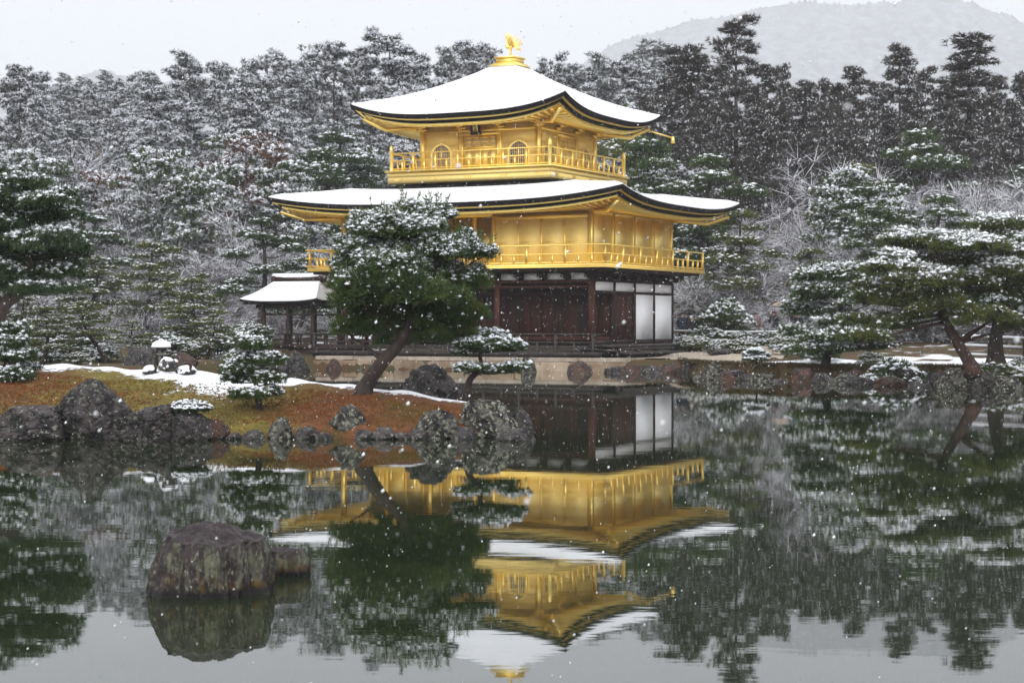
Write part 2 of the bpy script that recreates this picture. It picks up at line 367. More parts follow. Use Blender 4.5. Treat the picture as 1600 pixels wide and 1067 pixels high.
# ------------------------------------------------------------------ golden pavilion
TH = math.radians(-27); KX, KY = 3.25, 76.0
CT, ST = math.cos(TH), math.sin(TH)
def LW(x, y, z=0): return (KX+x*CT-y*ST, KY+x*ST+y*CT, z)
BAY, BAYD = 2.154, 2.13
W, D = 5.5*BAY, 4*BAYD
CX, CY = -W/2, D/2
pav = thing('golden_pavilion', 'three storey pavilion with gold leafed upper storeys and snowy curved roofs', 'pavilion', (KX, KY, 0), TH)

def eave_pt(side, t, hx, hy, inset, z_mid, lift, dz, c=(CX, CY), p=3.2):
    """point on the eave line; side 0 front, 1 right, 2 back, 3 left"""
    ax, ay = hx-inset, hy-inset
    z = z_mid+lift*abs(t)**p+dz
    x, y = ((t*ax, -ay), (ax, t*ay), (-t*ax, ay), (-ax, -t*ay))[side]
    return (c[0]+x, c[1]+y, z)
TT = np.sin(np.linspace(-PI/2, PI/2, 41))
def band(acc, R, i1, dz1, i2, dz2):
    for s in range(4):
        V = [eave_pt(s, t, R['hx'], R['hy'], i1, R['z'], R['lift'], dz1, R['c']) for t in TT]+[eave_pt(s, t, R['hx'], R['hy'], i2, R['z'], R['lift'], dz2, R['c']) for t in TT]
        n = len(TT); acc.add(V, Q=[(k, k+1, n+k+1, n+k) for k in range(n-1)])
def roof_top(acc, R, s0, s1, dz, inset=0.0, nS=14, edge=0.0):
    for sd in range(4):
        rows = []
        for j in range(nS):
            s = s0+(s1-s0)*j/(nS-1); row = []
            hx = (R['hx']-inset)*(1-s)+R['tx']*s; hy = (R['hy']-inset)*(1-s)+R['ty']*s
            dd = dz*min(1, 0.35+j*0.35) if edge else dz
            for t in TT:
                z = R['z']+R['lift']*abs(t)**3.2*(1-s)**1.5+(R['top']-R['z'])*s**R['f']+dd
                x, y = ((t*hx, -hy), (hx, t*hy), (-t*hx, hy), (-hx, -t*hy))[sd]
                row.append((R['c'][0]+x, R['c'][1]+y, z))
            rows.append(row)
        n = len(TT); V = np.array(rows).reshape(-1, 3)
        acc.add(V, Q=[(j*n+k, j*n+k+1, (j+1)*n+k+1, (j+1)*n+k) for j in range(nS-1) for k in range(n-1)])
def build_roof(parent, R, wx, wy, wz, snow_s, gold=True, spacing=0.30):
    a = Acc(); roof_top(a, R, 0, 1, 0); band(a, R, 0, 0, 0.03, -0.17); band(a, R, 0.03, -0.17, 0.30, -0.18)
    rf = obj('roof', a, 'bark_roof', parent); 
    a = Acc(); roof_top(a, R, 0.0, snow_s, 0.14, 0.05, edge=1); band(a, R, 0.05, 0.049, 0.05, -0.004)
    if snow_s < 1:
        R2 = dict(R); 
        hx = R['hx']*(1-snow_s)+R['tx']*snow_s; hy = R['hy']*(1-snow_s)+R['ty']*snow_s
        z = R['z']+(R['top']-R['z'])*snow_s**R['f']
        R2.update(hx=hx, hy=hy, z=z, lift=R['lift']*(1-snow_s)**1.5); band(a, R2, 0.0, 0.14, 0.05, -0.02)
    smooth(obj('snow', a, 'snow', rf).data)
    g = 'gold' if gold else 'dark_wood'
    a = Acc(); band(a, R, 0.16, -0.182, 0.16, -0.235); band(a, R, 0.16, -0.235, 0.34, -0.236); obj('gold_fascia' if gold else 'fascia', a, g, rf)
    a = Acc(); band(a, R, 0.32, -0.238, 0.34, -0.345); band(a, R, 0.34, -0.345, 0.50, -0.346); obj('under_fascia', a, 'bark_roof', rf)
    a = Acc(); band(a, R, 0.46, -0.348, 0.46, -0.44); band(a, R, 0.46, -0.44, 0.60, -0.441)
    obj('eave_beam', a, g, rf)
    # soffit boards
    a = Acc(); cx, cy = R['c']
    for s in range(4):
        V = [eave_pt(s, t, R['hx'], R['hy'], 0.5, R['z'], R['lift'], -0.36, R['c']) for t in TT]
        for t in TT:
            x, y = ((t*wx, -wy), (wx, t*wy), (-t*wx, wy), (-wx, -t*wy))[s]; V.append((cx+x, cy+y, wz))
        n = len(TT); a.add(V, Q=[(k, n+k, n+k+1, k+1) for k in range(n-1)])
    obj('soffit', a, g, rf)
    a = Acc()
    for s in range(4):
        ha, hb = (R['hx'], R['hy']) if s in (0, 2) else (R['hy'], R['hx'])
        wa, wb = (wx, wy) if s in (0, 2) else (wy, wx)
        n = int((ha-0.6)*2/spacing)
        for k in range(n+1):
            u = -(ha-0.6)+2*(ha-0.6)*k/n; t = u/(ha-0.5)
            ze = R['z']+R['lift']*abs(t)**3.2-0.445
            over = max(0, abs(u)-wa)/max(1e-6, ha-0.5-wa)     # corner rafters start on the hip
            vb = wb+over*(hb-0.5-wb); zb = (wz-0.07)+over*(ze-wz+0.07)
            if hb-0.5-vb < 0.15: continue
            pa = ((u, -vb), (vb, u), (u, vb), (-vb, u))[s]; pb = ((u, -(hb-0.52)), (hb-0.52, u), (u, hb-0.52), (-(hb-0.52), u))[s]
            a.bar((cx+pa[0], cy+pa[1], zb), (cx+pb[0], cy+pb[1], ze), 0.075, 0.10)
    tag(obj('rafters', a, g, rf), kind='stuff')
    # hip beams under the four corners
    for sx in (-1, 1):
        for sy in (-1, 1):
            a = Acc(); e = R['z']+R['lift']-0.62
            a.tube([(cx+sx*wx, cy+sy*wy, wz-0.10), (cx+sx*(wx+(R['hx']-wx)*0.5), cy+sy*(wy+(R['hy']-wy)*0.5), R['z']-0.44), (cx+sx*(R['hx']-0.42), cy+sy*(R['hy']-0.42), e)], 0.085, 4)
            obj('hip_beam', a, g, rf)
    return rf
UP = dict(hx=5.12, hy=5.08, tx=0.62, ty=0.62, z=10.68, lift=0.62, top=13.06, f=1.30, c=(CX, CY))
LO = dict(hx=W/2+2.42, hy=D/2+2.36, tx=3.35, ty=3.35, z=6.82, lift=0.50, top=7.93, f=1.05, c=(CX, CY))
up_roof = build_roof(pav, UP, 2.86, 2.86, 10.52, 1.0)
lo_roof = build_roof(pav, LO, W/2+0.08, D/2+0.08, 6.60, 0.60)
up_roof['label'] = 'upper pyramid roof'; lo_roof['label'] = 'lower skirt roof'
# bell arm at the far right corner of the upper roof
a = Acc(); e = UP['z']+UP['lift']-0.62
a.tube([(CX+4.6, CY+4.6, e-0.05), (CX+5.5, CY+5.5, e-0.36)], 0.035, 6)
br = obj('roof_arm', a, 'gold', pav); a = Acc(); a.lathe([(0.0,0.16),(0.05,0.16),(0.08,0.05),(0.12,-0.14),(0.0,-0.14)], (CX+5.5, CY+5.5, e-0.46), 10); obj('bell', a, 'gold', br)
# finial pedestal
ped = Acc(); ped.box(CX-0.72, CX+0.72, CY-0.72, CY+0.72, 13.0, 13.15); pb = obj('finial_base', ped, 'bark_roof', pav)
for nm, h, z0, z1 in (('pedestal_tier', 0.66, 13.15, 13.27), ('pedestal_tier', 0.58, 13.27, 13.33), ('pedestal_tier', 0.46, 13.33, 13.56), ('pedestal_tier', 0.52, 13.56, 13.62)):
    part_box(nm, pb, (CX-h, CX+h, CY-h, CY+h, z0, z1), 'gold')

def side_xf(side, hx, hy, c):
    """(u along the face left to right seen from outside, v outwards) -> local x, y"""
    return {0: lambda u, v: (c[0]+u, c[1]-hy-v), 1: lambda u, v: (c[0]+hx+v, c[1]+u),
            2: lambda u, v: (c[0]-u, c[1]+hy+v), 3: lambda u, v: (c[0]-hx-v, c[1]-u)}[side]
def fbox(name, parent, xf, u0, u1, v0, v1, z0, z1, mat):
    (xa, ya), (xb, yb) = xf(u0, v0), xf(u1, v1)
    return part_box(name, parent, (min(xa, xb), max(xa, xb), min(ya, yb), max(ya, yb), z0, z1), mat)
def fpoly(acc, xf, pts, v0, v1):
    """prism of an outline in (u, z) between depths v0 and v1"""
    n = len(pts); V = [(*xf(u, v), z) for v in (v0, v1) for u, z in pts]
    acc.add(V, Q=[(k, (k+1)%n, n+(k+1)%n, n+k) for k in range(n)])
    c = len(V); acc.add([(*xf(sum(p[0] for p in pts)/n, v1), sum(p[1] for p in pts)/n)]+[(*xf(u, v1), z) for u, z in pts], T=[(0, 1+k, 1+(k+1)%n) for k in range(n)])
def bell_outline(w, z0, h, n=9):
    r = []
    right = [(w, z0), (w*0.985, z0+0.30*h), (w*0.97, z0+0.52*h), (w*0.99, z0+0.60*h), (w*0.86, z0+0.74*h), (w*0.66, z0+0.85*h), (w*0.40, z0+0.925*h), (w*0.16, z0+0.96*h), (0, z0+h)]
    return right+[(-u, z) for u, z in right[-2::-1]]
def bell_window(parent, xf, uc, z0, w, h):
    f2 = lambda u, v: xf(uc+u, v)
    fr = Acc(); fpoly(fr, f2, bell_outline(w+0.10, z0-0.02, h+0.10), 0.0, 0.05); wnd = obj('window', fr, 'gold', parent)
    pn = Acc(); fpoly(pn, f2, bell_outline(w, z0, h), 0.05, 0.058); obj('pane', pn, 'window_dark', wnd)
    lat = Acc()
    def top(u):
        o = bell_outline(w, z0, h); us = [p[0] for p in o[4:13]]; zs = [p[1] for p in o[4:13]]
        return np.interp(-u, [-q for q in us], zs) if abs(u) < w*0.86 else z0+0.66*h
    for k in range(-4, 5):
        u = k*w/4.6; b = 0.028 if k == 0 else 0.007
        (xa, ya), (xb, yb) = f2(u-b, 0.058), f2(u+b, 0.075)
        lat.box(min(xa,xb), max(xa,xb), min(ya,yb), max(ya,yb), z0, top(u))
    for j in range(1, 7):
        z = z0+h*j/7.2; ww = w*(0.97 if z < z0+0.6*h else max(0.15, 1.02-((z-z0)/h-0.55)**1.2*2.0))
        (xa, ya), (xb, yb) = f2(-ww, 0.058), f2(ww, 0.07)
        lat.box(min(xa,xb), max(xa,xb), min(ya,yb), max(ya,yb), z-0.006, z+0.006)
    tag(obj('lattice', lat, 'gold', wnd), kind='stuff')
# ---- third storey
c3 = (CX, CY); H3 = 2.8
wl = Acc(); wl.box(CX-H3+0.04, CX+H3-0.04, CY-H3+0.04, CY+H3-0.04, 8.40, 10.56); wall3 = obj('wall', wl, 'gold_board', pav)
for s in range(4):
    xf = side_xf(s, H3, H3, c3)
    for k, u in enumerate((-H3, -0.95, 0.95, H3)):
        if k == 3: continue                     # the next face owns the corner post
        fbox('post', wall3, xf, u-0.10, u+0.10, -0.10, 0.03 if k else 0.10, 8.46, 10.36, 'gold')
    if s > 1: continue
    fbox('beam', wall3, xf, -H3+0.1, H3-0.1, -0.03, 0.045, 10.10, 10.20, 'gold')
    fbox('beam', wall3, xf, -H3+0.1, H3-0.1, -0.03, 0.05, 8.46, 8.58, 'gold')
    for u0, u1 in ((-2.7, -1.05), (1.05, 2.7)):  # boarded wall panels beside the doors
        for j in range(3):
            fbox('panel', wall3, xf, u0, u1, -0.04, 0.0+0.004*(j % 2), 8.58+j*0.507, 8.58+(j+1)*0.507-0.006, 'gold_board')
    for u in (-1.87, 1.87): bell_window(pav, xf, u, 8.60, 0.43, 1.02)
    dz = fbox('door', pav, xf, -0.80, 0.80, -0.02, 0.012, 8.58, 9.95, 'gold')
    for k in range(4):
        u0 = -0.76+k*0.385
        fbox('door_panel', dz, xf, u0, u0+0.365, 0.012, 0.030, 8.62, 9.36, 'gold_panel')
        fbox('lattice_back', dz, xf, u0+0.02, u0+0.345, 0.012, 0.018, 9.52, 9.84, 'paper')
        lat = Acc()
        for q in range(6):
            (xa, ya), (xb, yb) = xf(u0+0.03+q*0.058, 0.018), xf(u0+0.05+q*0.058, 0.035); lat.box(min(xa,xb), max(xa,xb), min(ya,yb), max(ya,yb), 9.50, 9.86)
        for z in (9.50, 9.68, 9.84):
            (xa, ya), (xb, yb) = xf(u0, 0.018), xf(u0+0.365, 0.038); lat.box(min(xa,xb), max(xa,xb), min(ya,yb), max(ya,yb), z-0.02, z+0.02)
        obj('lattice', lat, 'gold', dz)
    fbox('door_rail', dz, xf, -0.80, 0.80, 0.012, 0.045, 9.38, 9.48, 'gold')
    fbox('door_frame', dz, xf, -0.92, -0.80, -0.02, 0.06, 8.58, 10.0, 'gold'); fbox('door_frame', dz, xf, 0.80, 0.92, -0.02, 0.06, 8.58, 10.0, 'gold')
    fbox('door_frame', dz, xf, -0.98, 0.98, -0.02, 0.075, 9.95, 10.06, 'gold')
# bracket clusters over the posts
def brackets(parent, xf, us, z, mat, n=3, step=0.17, w=0.16):
    for u in us:
        a = Acc()
        for j in range(n):
            v = 0.04+j*step; zz = z+j*0.11
            for (ua, ub, va, vb, za, zb) in ((u-w*1.6, u+w*1.6, v-0.05, v+0.07, zz+0.045, zz+0.10), (u-w*0.45, u+w*0.45, -0.05, v+0.10, zz, zz+0.045)):
                (xa, ya), (xb, yb) = xf(ua, va), xf(ub, vb); a.box(min(xa,xb), max(xa,xb), min(ya,yb), max(ya,yb), za, zb)
        obj('bracket', a, mat, parent)
for s in (0, 1, 3): brackets(wall3, side_xf(s, H3, H3, c3), (-2.8, -0.95, 0.95, 2.8), 10.20, 'gold', 3, 0.2)
# plaque
pq = Acc(); pl = obj('plaque', None, None, pav) if False else None
xf = side_xf(0, H3, H3, c3)
def tilt(u, v, z):   # plaque leans forward
    k = (z-10.1)*0.30; x, y = xf(u, 0.42+v+k); return (x, y, z)
def tbox(u0, u1, v0, v1, z0, z1):
    a = Acc(); a.add([tilt(u, v, z) for z in (z0, z1) for u, v in ((u0,v1),(u1,v1),(u1,v0),(u0,v0))], Q=[(3,2,1,0),(4,5,6,7),(0,1,5,4),(1,2,6,5),(2,3,7,6),(3,0,4,7)]); return a
plq = obj('plaque', tbox(-0.20, 0.20, -0.04, 0.0, 9.98, 10.62), 'dark_wood', pav)
obj('plaque_field', tbox(-0.13, 0.13, 0.0, 0.012, 10.05, 10.55), 'gold_panel', plq)
for u0, u1, z0, z1 in ((-0.24,-0.17,9.93,10.66),(0.17,0.24,9.93,10.66),(-0.17,0.17,9.93,10.0),(-0.17,0.17,10.6,10.66)):
    obj('plaque_frame', tbox(u0, u1, -0.05, 0.05, z0, z1), 'dark_wood', plq)
try:
    for k, ch in enumerate('究竟頂'):
        cu = bpy.data.curves.new('character', 'FONT'); cu.body = ch; cu.size = 0.17; cu.align_x = 'CENTER'; cu.extrude = 0.004
        to = bpy.data.objects.new('character', cu); COL.objects.link(to)
        dg = bpy.context.evaluated_depsgraph_get(); mt = bpy.data.meshes.new_from_object(to.evaluated_get(dg))
        bpy.data.objects.remove(to)
        zb = 10.40-k*0.165
        for v in mt.vertices:
            u, h, e = v.co.x, v.co.y, v.co.z
            v.co = Vector(tilt(u, 0.016+e, zb+h))
        mt.materials.clear(); mt.materials.append(M['bark_roof'])
        obj('character', mt, None, plq)
except Exception as ex: print('plaque text', ex)
# ---- balconies with railings
def railing(parent, xf, u0, u1, z0, zs, posts, shorts, mat, v=0.0, r=0.032, over=0.0, pr=0.05):
    for k, z in enumerate(zs):
        (xa, ya), (xb, yb) = xf(u0-over, v), xf(u1+over, v)
        a = Acc(); a.tube([(xa, ya, z), (xb, yb, z)], r if k == len(zs)-1 else r*0.85, 6); obj('rail', a, mat, parent)
    for u in posts: fbox('railing_post', parent, xf, u-pr, u+pr, v-pr, v+pr, z0, zs[-1]-r*0.7, mat)
    for u in shorts: fbox('railing_post', parent, xf, u-pr*0.8, u+pr*0.8, v-pr*0.8, v+pr*0.8, z0, zs[-2]-r*0.6, mat)
def finial(parent, x, y, z0, z1, mat, r=0.085):
    a = Acc(); h = z1-z0
    a.lathe([(r, 0), (r, h*0.72), (r*1.25, h*0.73), (r*1.25, h*0.76), (r*0.8, h*0.78), (r*1.15, h*0.84), (r*0.9, h*0.90), (r*0.3, h*0.95), (0.004, h)], (x, y, z0), 12)
    obj('corner_post', a, mat, parent)
B3 = 3.9
a = Acc(); a.box(CX-B3-0.12, CX+B3+0.12, CY-B3-0.12, CY+B3+0.12, 8.40, 8.475); a.box(CX-B3+0.03, CX+B3-0.03, CY-B3+0.03, CY+B3-0.03, 7.90, 8.40)
bal3 = obj('balcony', a, 'gold', pav); bal3['label'] = 'upper balcony'
for s in range(4):
    xf = side_xf(s, B3, B3, c3)
    fbox('fascia', bal3, xf, -B3-0.02, B3-0.02, -0.0, 0.035, 8.20, 8.34, 'gold_board'); fbox('fascia', bal3, xf, -B3-0.01, B3-0.03, -0.02, 0.012, 7.93, 8.19, 'gold_board')
    if s in (0, 1):
        for k in range(5):
            u = -B3+0.5+k*(2*B3-1.0)/4; o = Acc()
            fpoly(o, xf, [(u-0.20, 8.17), (u-0.10, 8.05), (u, 8.02), (u+0.10, 8.05), (u+0.20, 8.17), (u+0.08, 8.12), (u, 8.16), (u-0.08, 8.12)], 0.012, 0.035); obj('fitting', o, 'gold', bal3)
    if s == 2: continue
    us = np.linspace(-B3+0.1, B3-0.1, 8)
    xr = side_xf(s, B3-0.1, B3-0.1, c3)
    railing(bal3, xr, -B3+0.1, B3-0.1, 8.475, (8.56, 8.90, 9.22), us[1:-1], (us[:-1]+us[1:])/2, 'gold')
for sx in (-1, 1):
    for sy in (-1, 1): finial(bal3, CX+sx*(B3-0.1), CY+sy*(B3-0.1), 8.475, 9.62, 'gold')
# ---- second storey
c2 = (CX, CY)
BLK = 4.55
wl = Acc()
wl.box(-BLK+0.03, -0.03, 0.03, D-0.03, 4.28, 6.7); wl.box(-W+0.03, -BLK, BAYD, D-0.03, 4.28, 6.7)
wall2 = obj('wall', wl, 'gold', pav)
xf = lambda u, v: (u, -v)                        # front plane
fbox('beam', wall2, xf, -BLK, 0.0, -0.02, 0.05, 6.22, 6.36, 'gold'); fbox('beam', wall2, xf, -W, -BLK, -0.1, 0.1, 6.36, 6.60, 'gold')
fbox('post', wall2, xf, -BLK-0.02, -BLK+0.13, -0.05, 0.06, 4.3, 6.22, 'gold'); fbox('post', wall2, xf, -0.15, 0.03, -0.05, 0.06, 4.3, 6.5, 'gold')
pw = (BLK-0.28)/4
for k in range(4):
    u0 = -BLK+0.13+k*pw
    fbox('shutter', wall2, xf, u0+0.012, u0+pw-0.012, -0.02, 0.020, 4.32, 6.22, 'gold_board')
    fbox('shutter_rail', wall2, xf, u0+0.03, u0+pw-0.03, 0.020, 0.032, 5.20, 5.26, 'gold_panel')
    fbox('stile', wall2, xf, u0+pw-0.03, u0+pw+0.03, -0.02, 0.048, 4.32, 6.22, 'gold')
# recessed gallery
xr_ = lambda u, v: (u, BAYD-v)
edges = np.linspace(-W+0.1, -BLK-1.0, 8)
for k in range(7): fbox('panel', wall2, xr_, edges[k]+0.05, edges[k+1]-0.05, -0.01, 0.02, 4.36, 6.3, 'gold_panel')
for u in edges: fbox('post', wall2, xr_, u-0.06, u+0.06, -0.02, 0.05, 4.3, 6.6, 'gold')
wn_ = fbox('lattice_window', pav, xr_, edges[-1]+0.08, -BLK-0.05, -0.01, 0.03, 4.95, 6.12, 'gold'); fbox('pane', wn_, xr_, edges[-1]+0.14, -BLK-0.10, 0.03, 0.036, 5.02, 6.06, 'window_dark')
lat = Acc()
for q in range(9):
    u = edges[-1]+0.14+q*(-BLK-0.10-edges[-1]-0.14)/8; lat.box(u-0.018, u+0.018, BAYD-0.06, BAYD-0.036, 5.0, 6.08)
for q in range(10):
    z = 5.02+q*1.04/9; lat.box(edges[-1]+0.12, -BLK-0.08, BAYD-0.068, BAYD-0.037, z-0.018, z+0.018)
tag(obj('lattice', lat, 'gold', wn_), kind='stuff')
for k in range(6):
    x = -W+k*BAY
    if x < -BLK-0.3: part_box('column', pav, (x-0.09, x+0.09, -0.09, 0.09, 4.3, 6.55), 'gold')
# right face
xs_ = lambda u, v: (v, u)
for k in range(5): fbox('post', wall2, xs_, k*BAYD-0.10, k*BAYD+0.10, -0.05, 0.05, 4.3, 6.55, 'gold')
for k in range(4): fbox('panel', wall2, xs_, k*BAYD+0.10, (k+1)*BAYD-0.10, -0.05, 0.0, 4.36, 6.40, 'gold_panel')
fbox('beam', wall2, xs_, 0, D, -0.04, 0.035, 6.40, 6.56, 'gold')
Q2 = 1.15
a = Acc(); a.box(-W-Q2, Q2, -Q2, D+Q2, 4.20, 4.29); bal2 = obj('balcony', a, 'gold', pav); bal2['label'] = 'lower balcony'
fx, fy = W/2+Q2, D/2+Q2
for s in range(4):
    hx, hy = (fx, fy) if s in (0, 2) else (fy, fx)
    xf = side_xf(s, fx, fy, c2); hu = fx if s in (0, 2) else fy
    fbox('fascia', bal2, xf, -hu-0.01, hu-0.03, -0.05, 0.02, 4.14, 4.198, 'gold')
    if s == 2: continue
    xr = side_xf(s, fx-0.08, fy-0.08, c2); n = 8 if s == 0 else 6
    us = np.linspace(-hu+0.08, hu-0.08, n+1)
    railing(bal2, xr, -hu+0.08, hu-0.08, 4.29, (4.36, 4.70, 5.06), us, np.concatenate([us[:-1]+(us[1]-us[0])/3, us[:-1]+2*(us[1]-us[0])/3]), 'gold', over=0.22)
# ---- ground storey
a = Acc(); a.box(-W+0.1, -0.1, 0.1, D-0.1, 3.98, 4.19); a.box(-W-0.05, 0.05, -0.05, D+0.05, 3.97, 4.06); under = obj('floor_frame', a, 'dark_wood', pav)
for s in (0, 1, 3):
    xf = side_xf(s, W/2, D/2, c2); hu = W/2 if s in (0, 3) and s == 0 else (D/2 if s != 0 else W/2)
    n = 11 if s == 0 else 8
    for k in range(n+1):
        u = -hu+2*hu*k/n
        o = Acc()
        for j in range(3):
            v = 0.1+j*0.26; (xa, ya), (xb, yb) = xf(u-0.07, -0.05), xf(u+0.07, v+0.22); o.box(min(xa,xb), max(xa,xb), min(ya,yb), max(ya,yb), 3.72+j*0.14, 3.80+j*0.14)
            (xa, ya), (xb, yb) = xf(u-0.22, v+0.06), xf(u+0.22, v+0.18); o.box(min(xa,xb), max(xa,xb), min(ya,yb), max(ya,yb), 3.803+j*0.14, 3.855+j*0.14)
        obj('bracket', o, 'dark_wood', under)
    fbox('edge_beam', under, xf, -hu-0.9, hu+0.9, 0.86, 1.0, 4.02, 4.138, 'dark_wood')
xf = lambda u, v: (u, -v)
for k in range(11):
    u0 = -W+0.12+k*(W/11); fbox('plaster_panel', pav, xf, u0+0.02, u0+W/11-0.26, -0.04, 0.0, 3.70, 3.965, 'plaster')
fbox('beam', pav, xf, -W-0.15, 0.15, -0.10, 0.06, 3.56, 3.70, 'red_wood'); fbox('beam', pav, xf, -W-0.1, 0.1, -0.08, 0.045, 3.36, 3.46, 'red_wood')
for k in range(7):
    x = -min(k*BAY, W)
    if k in (1, 3): continue
    part_box('column', pav, (x-0.11, x+0.11, -0.11, 0.11, 0.95, 3.56), 'red_wood')
# inner wall of boards with dark openings
a = Acc(); a.box(-W+0.1, -0.12, BAYD+0.05, BAYD+0.12, 1.0, 3.97); inner = obj('inner_wall', a, 'dark_wood', pav)
for k in range(22):
    u0 = -W+0.15+k*(W-0.3)/22
    if k % 6 in (1, 5): continue
    part_box('board', inner, (u0+0.015, u0+(W-0.3)/22-0.015, BAYD, BAYD+0.05, 1.35, 3.1), 'red_wood')
part_box('sill_beam', inner, (-W+0.1, -0.1, BAYD-0.04, BAYD+0.05, 1.18, 1.35), 'red_wood'); part_box('lintel', inner, (-W+0.1, -0.1, BAYD-0.04, BAYD+0.05, 3.1, 3.3), 'red_wood')
a = Acc(); a.box(-W+0.1, -0.10, BAYD+0.12, D-0.1, 0.9, 3.96); obj('core_wall', a, 'dark_wood', pav)
# right face of the ground storey
for k in range(5): fbox('column', pav, xs_, k*BAYD-0.085, k*BAYD+0.085, -0.1, 0.08, 0.95, 3.70, 'dark_wood') if k else None
for z0, z1 in ((3.62, 3.76), (3.14, 3.25), (1.04, 1.22)):
    for k in range(4): fbox('rail_beam', pav, xs_, k*BAYD+0.11, (k+1)*BAYD-0.11, -0.06, 0.06, z0, z1, 'dark_wood')
for k in range(4):
    fbox('plaster_panel', pav, xs_, k*BAYD+0.10, (k+1)*BAYD-0.10, -0.05, 0.05, 3.255, 3.61, 'plaster')
    if k > 1: fbox('plaster_panel', pav, xs_, k*BAYD+0.10, (k+1)*BAYD-0.10, -0.05, 0.05, 1.225, 3.135, 'plaster')
for j in range(5):
    u0 = BAYD+0.12+j*(BAYD-0.24)/5; fbox('door_board', pav, xs_, u0+0.008, u0+(BAYD-0.24)/5-0.008, -0.05, 0.0+0.006*(j % 2), 1.225, 3.135, 'red_wood')
# floor and decks
a = Acc(); a.box(-W-0.3, 0.25, -0.2, D+0.2, 0.82, 0.98); obj('floor', a, 'deck_wood', pav)
a = Acc(); a.box(-W-0.7, 0.95, -1.55, -0.21, 0.60, 0.75); a.box(-W-0.7, 0.95, -1.50, -1.42, 0.55, 0.60); dk = obj('deck', a, 'deck_wood', pav)
xr = lambda u, v: (u, -1.45-v)
us = np.linspace(-W-0.6, 0.7, 9)
railing(dk, xr, -W-0.6, 0.7, 0.30, (0.86, 1.14, 1.47), us, (us[:-1]+us[1:])/2, 'deck_wood', r=0.035, over=0.5, pr=0.045)
for u in np.linspace(-W-0.5, 0.8, 7): part_box('deck_leg', dk, (u-0.08, u+0.08, -1.40, -1.24, 0.5, 0.6), 'dark_wood')
a = Acc(); a.box(0.28, 1.65, -1.0, D+0.7, 0.94, 1.05); a.box(1.50, 1.64, -0.9, D+0.65, 0.80, 0.94); sdk = obj('side_deck', a, 'deck_wood', pav)
for u in np.linspace(-0.8, D+0.5, 6): part_box('deck_leg', sdk, (1.42, 1.58, u-0.08, u+0.08, 0.45, 0.80), 'dark_wood')
a = Acc(); a.box(1.70, 2.25, -0.9, 5.2, 0.66, 0.76); stp = obj('step', a, 'deck_wood', pav)
for u in (-0.7, 1.2, 3.1, 5.0): part_box('step_leg', stp, (1.9, 2.1, u-0.1, u+0.1, 0.45, 0.66), 'dark_wood')

# phoenix on the pedestal
ph = thing('phoenix_statue', 'golden phoenix statue with raised wings on the topmost roof pedestal', 'statue', LW(CX, CY, 13.62), TH)
def skin_mesh(name, chain, edges, radii, sub=2):
    me = bpy.data.meshes.new(name); me.from_pydata([tuple(c) for c in chain], edges, []); o = bpy.data.objects.new(name, me); COL.objects.link(o)
    o.modifiers.new('skin', 'SKIN'); o.modifiers['skin'].use_smooth_shade = True
    for i, v in enumerate(me.skin_vertices[0].data):
        r = radii[i]; v.radius = r if isinstance(r, tuple) else (r, r); v.use_root = (i == 0)
    sb = o.modifiers.new('sub', 'SUBSURF'); sb.levels = sub; sb.render_levels = sub
    dg = bpy.context.evaluated_depsgraph_get(); m2 = bpy.data.meshes.new_from_object(o.evaluated_get(dg)); bpy.data.objects.remove(o); bpy.data.meshes.remove(me)
    m2.name = name; return smooth(m2)
bd = skin_mesh('body', [(0,0,0.45),(-0.13,0,0.47),(0.14,0,0.47),(-0.19,0,0.60),(-0.15,0,0.74),(-0.19,0,0.86),(-0.30,0,0.85)], [(0,1),(0,2),(1,3),(3,4),(4,5),(5,6)], [0.10,0.09,0.055,0.045,0.03,0.04,0.010])
obj('body', bd, 'gold', ph)
a = Acc()
for k in range(3): a.bar((-0.18, 0.01*(k-1), 0.88), (-0.16+0.05*k, 0.012*(k-1), 1.04-0.04*k), 0.02, 0.03)
obj('crest', a, 'gold', ph)
for sy in (-1, 1):
    a = Acc()
    for k in range(7):
        an = math.radians(100-14*k); ln = 0.50-0.035*k
        b0 = Vector((0.02+0.03*k, sy*0.09, 0.50)); tip = b0+Vector((math.cos(an)*ln*0.7, sy*(0.22+0.03*k), math.sin(an)*ln+0.06))
        a.bar(b0, tip, 0.045, 0.018, up=(0, 1, 0.2))
    obj('wing', a, 'gold', ph)
    a = Acc(); a.tube([(0.02, sy*0.05, 0.40), (0.05, sy*0.055, 0.22), (0.0, sy*0.055, 0.02)], [0.045, 0.022, 0.02], 6); a.tube([(-0.07, sy*0.055, 0.012), (0.04, sy*0.055, 0.012)], 0.014, 5); obj('leg', a, 'gold', ph)
a = Acc()
for k in range(7):
    y = (k-3)*0.045
    a.tube([(0.14, y*0.4, 0.48), (0.30, y, 0.50+0.02*(3-abs(k-3))), (0.40+0.02*(k % 2), y*1.5, 0.40), (0.44, y*1.8, 0.24+0.03*(k % 3))], [0.03, 0.03, 0.026, 0.006], 5)
obj('tail', a, 'gold', ph)

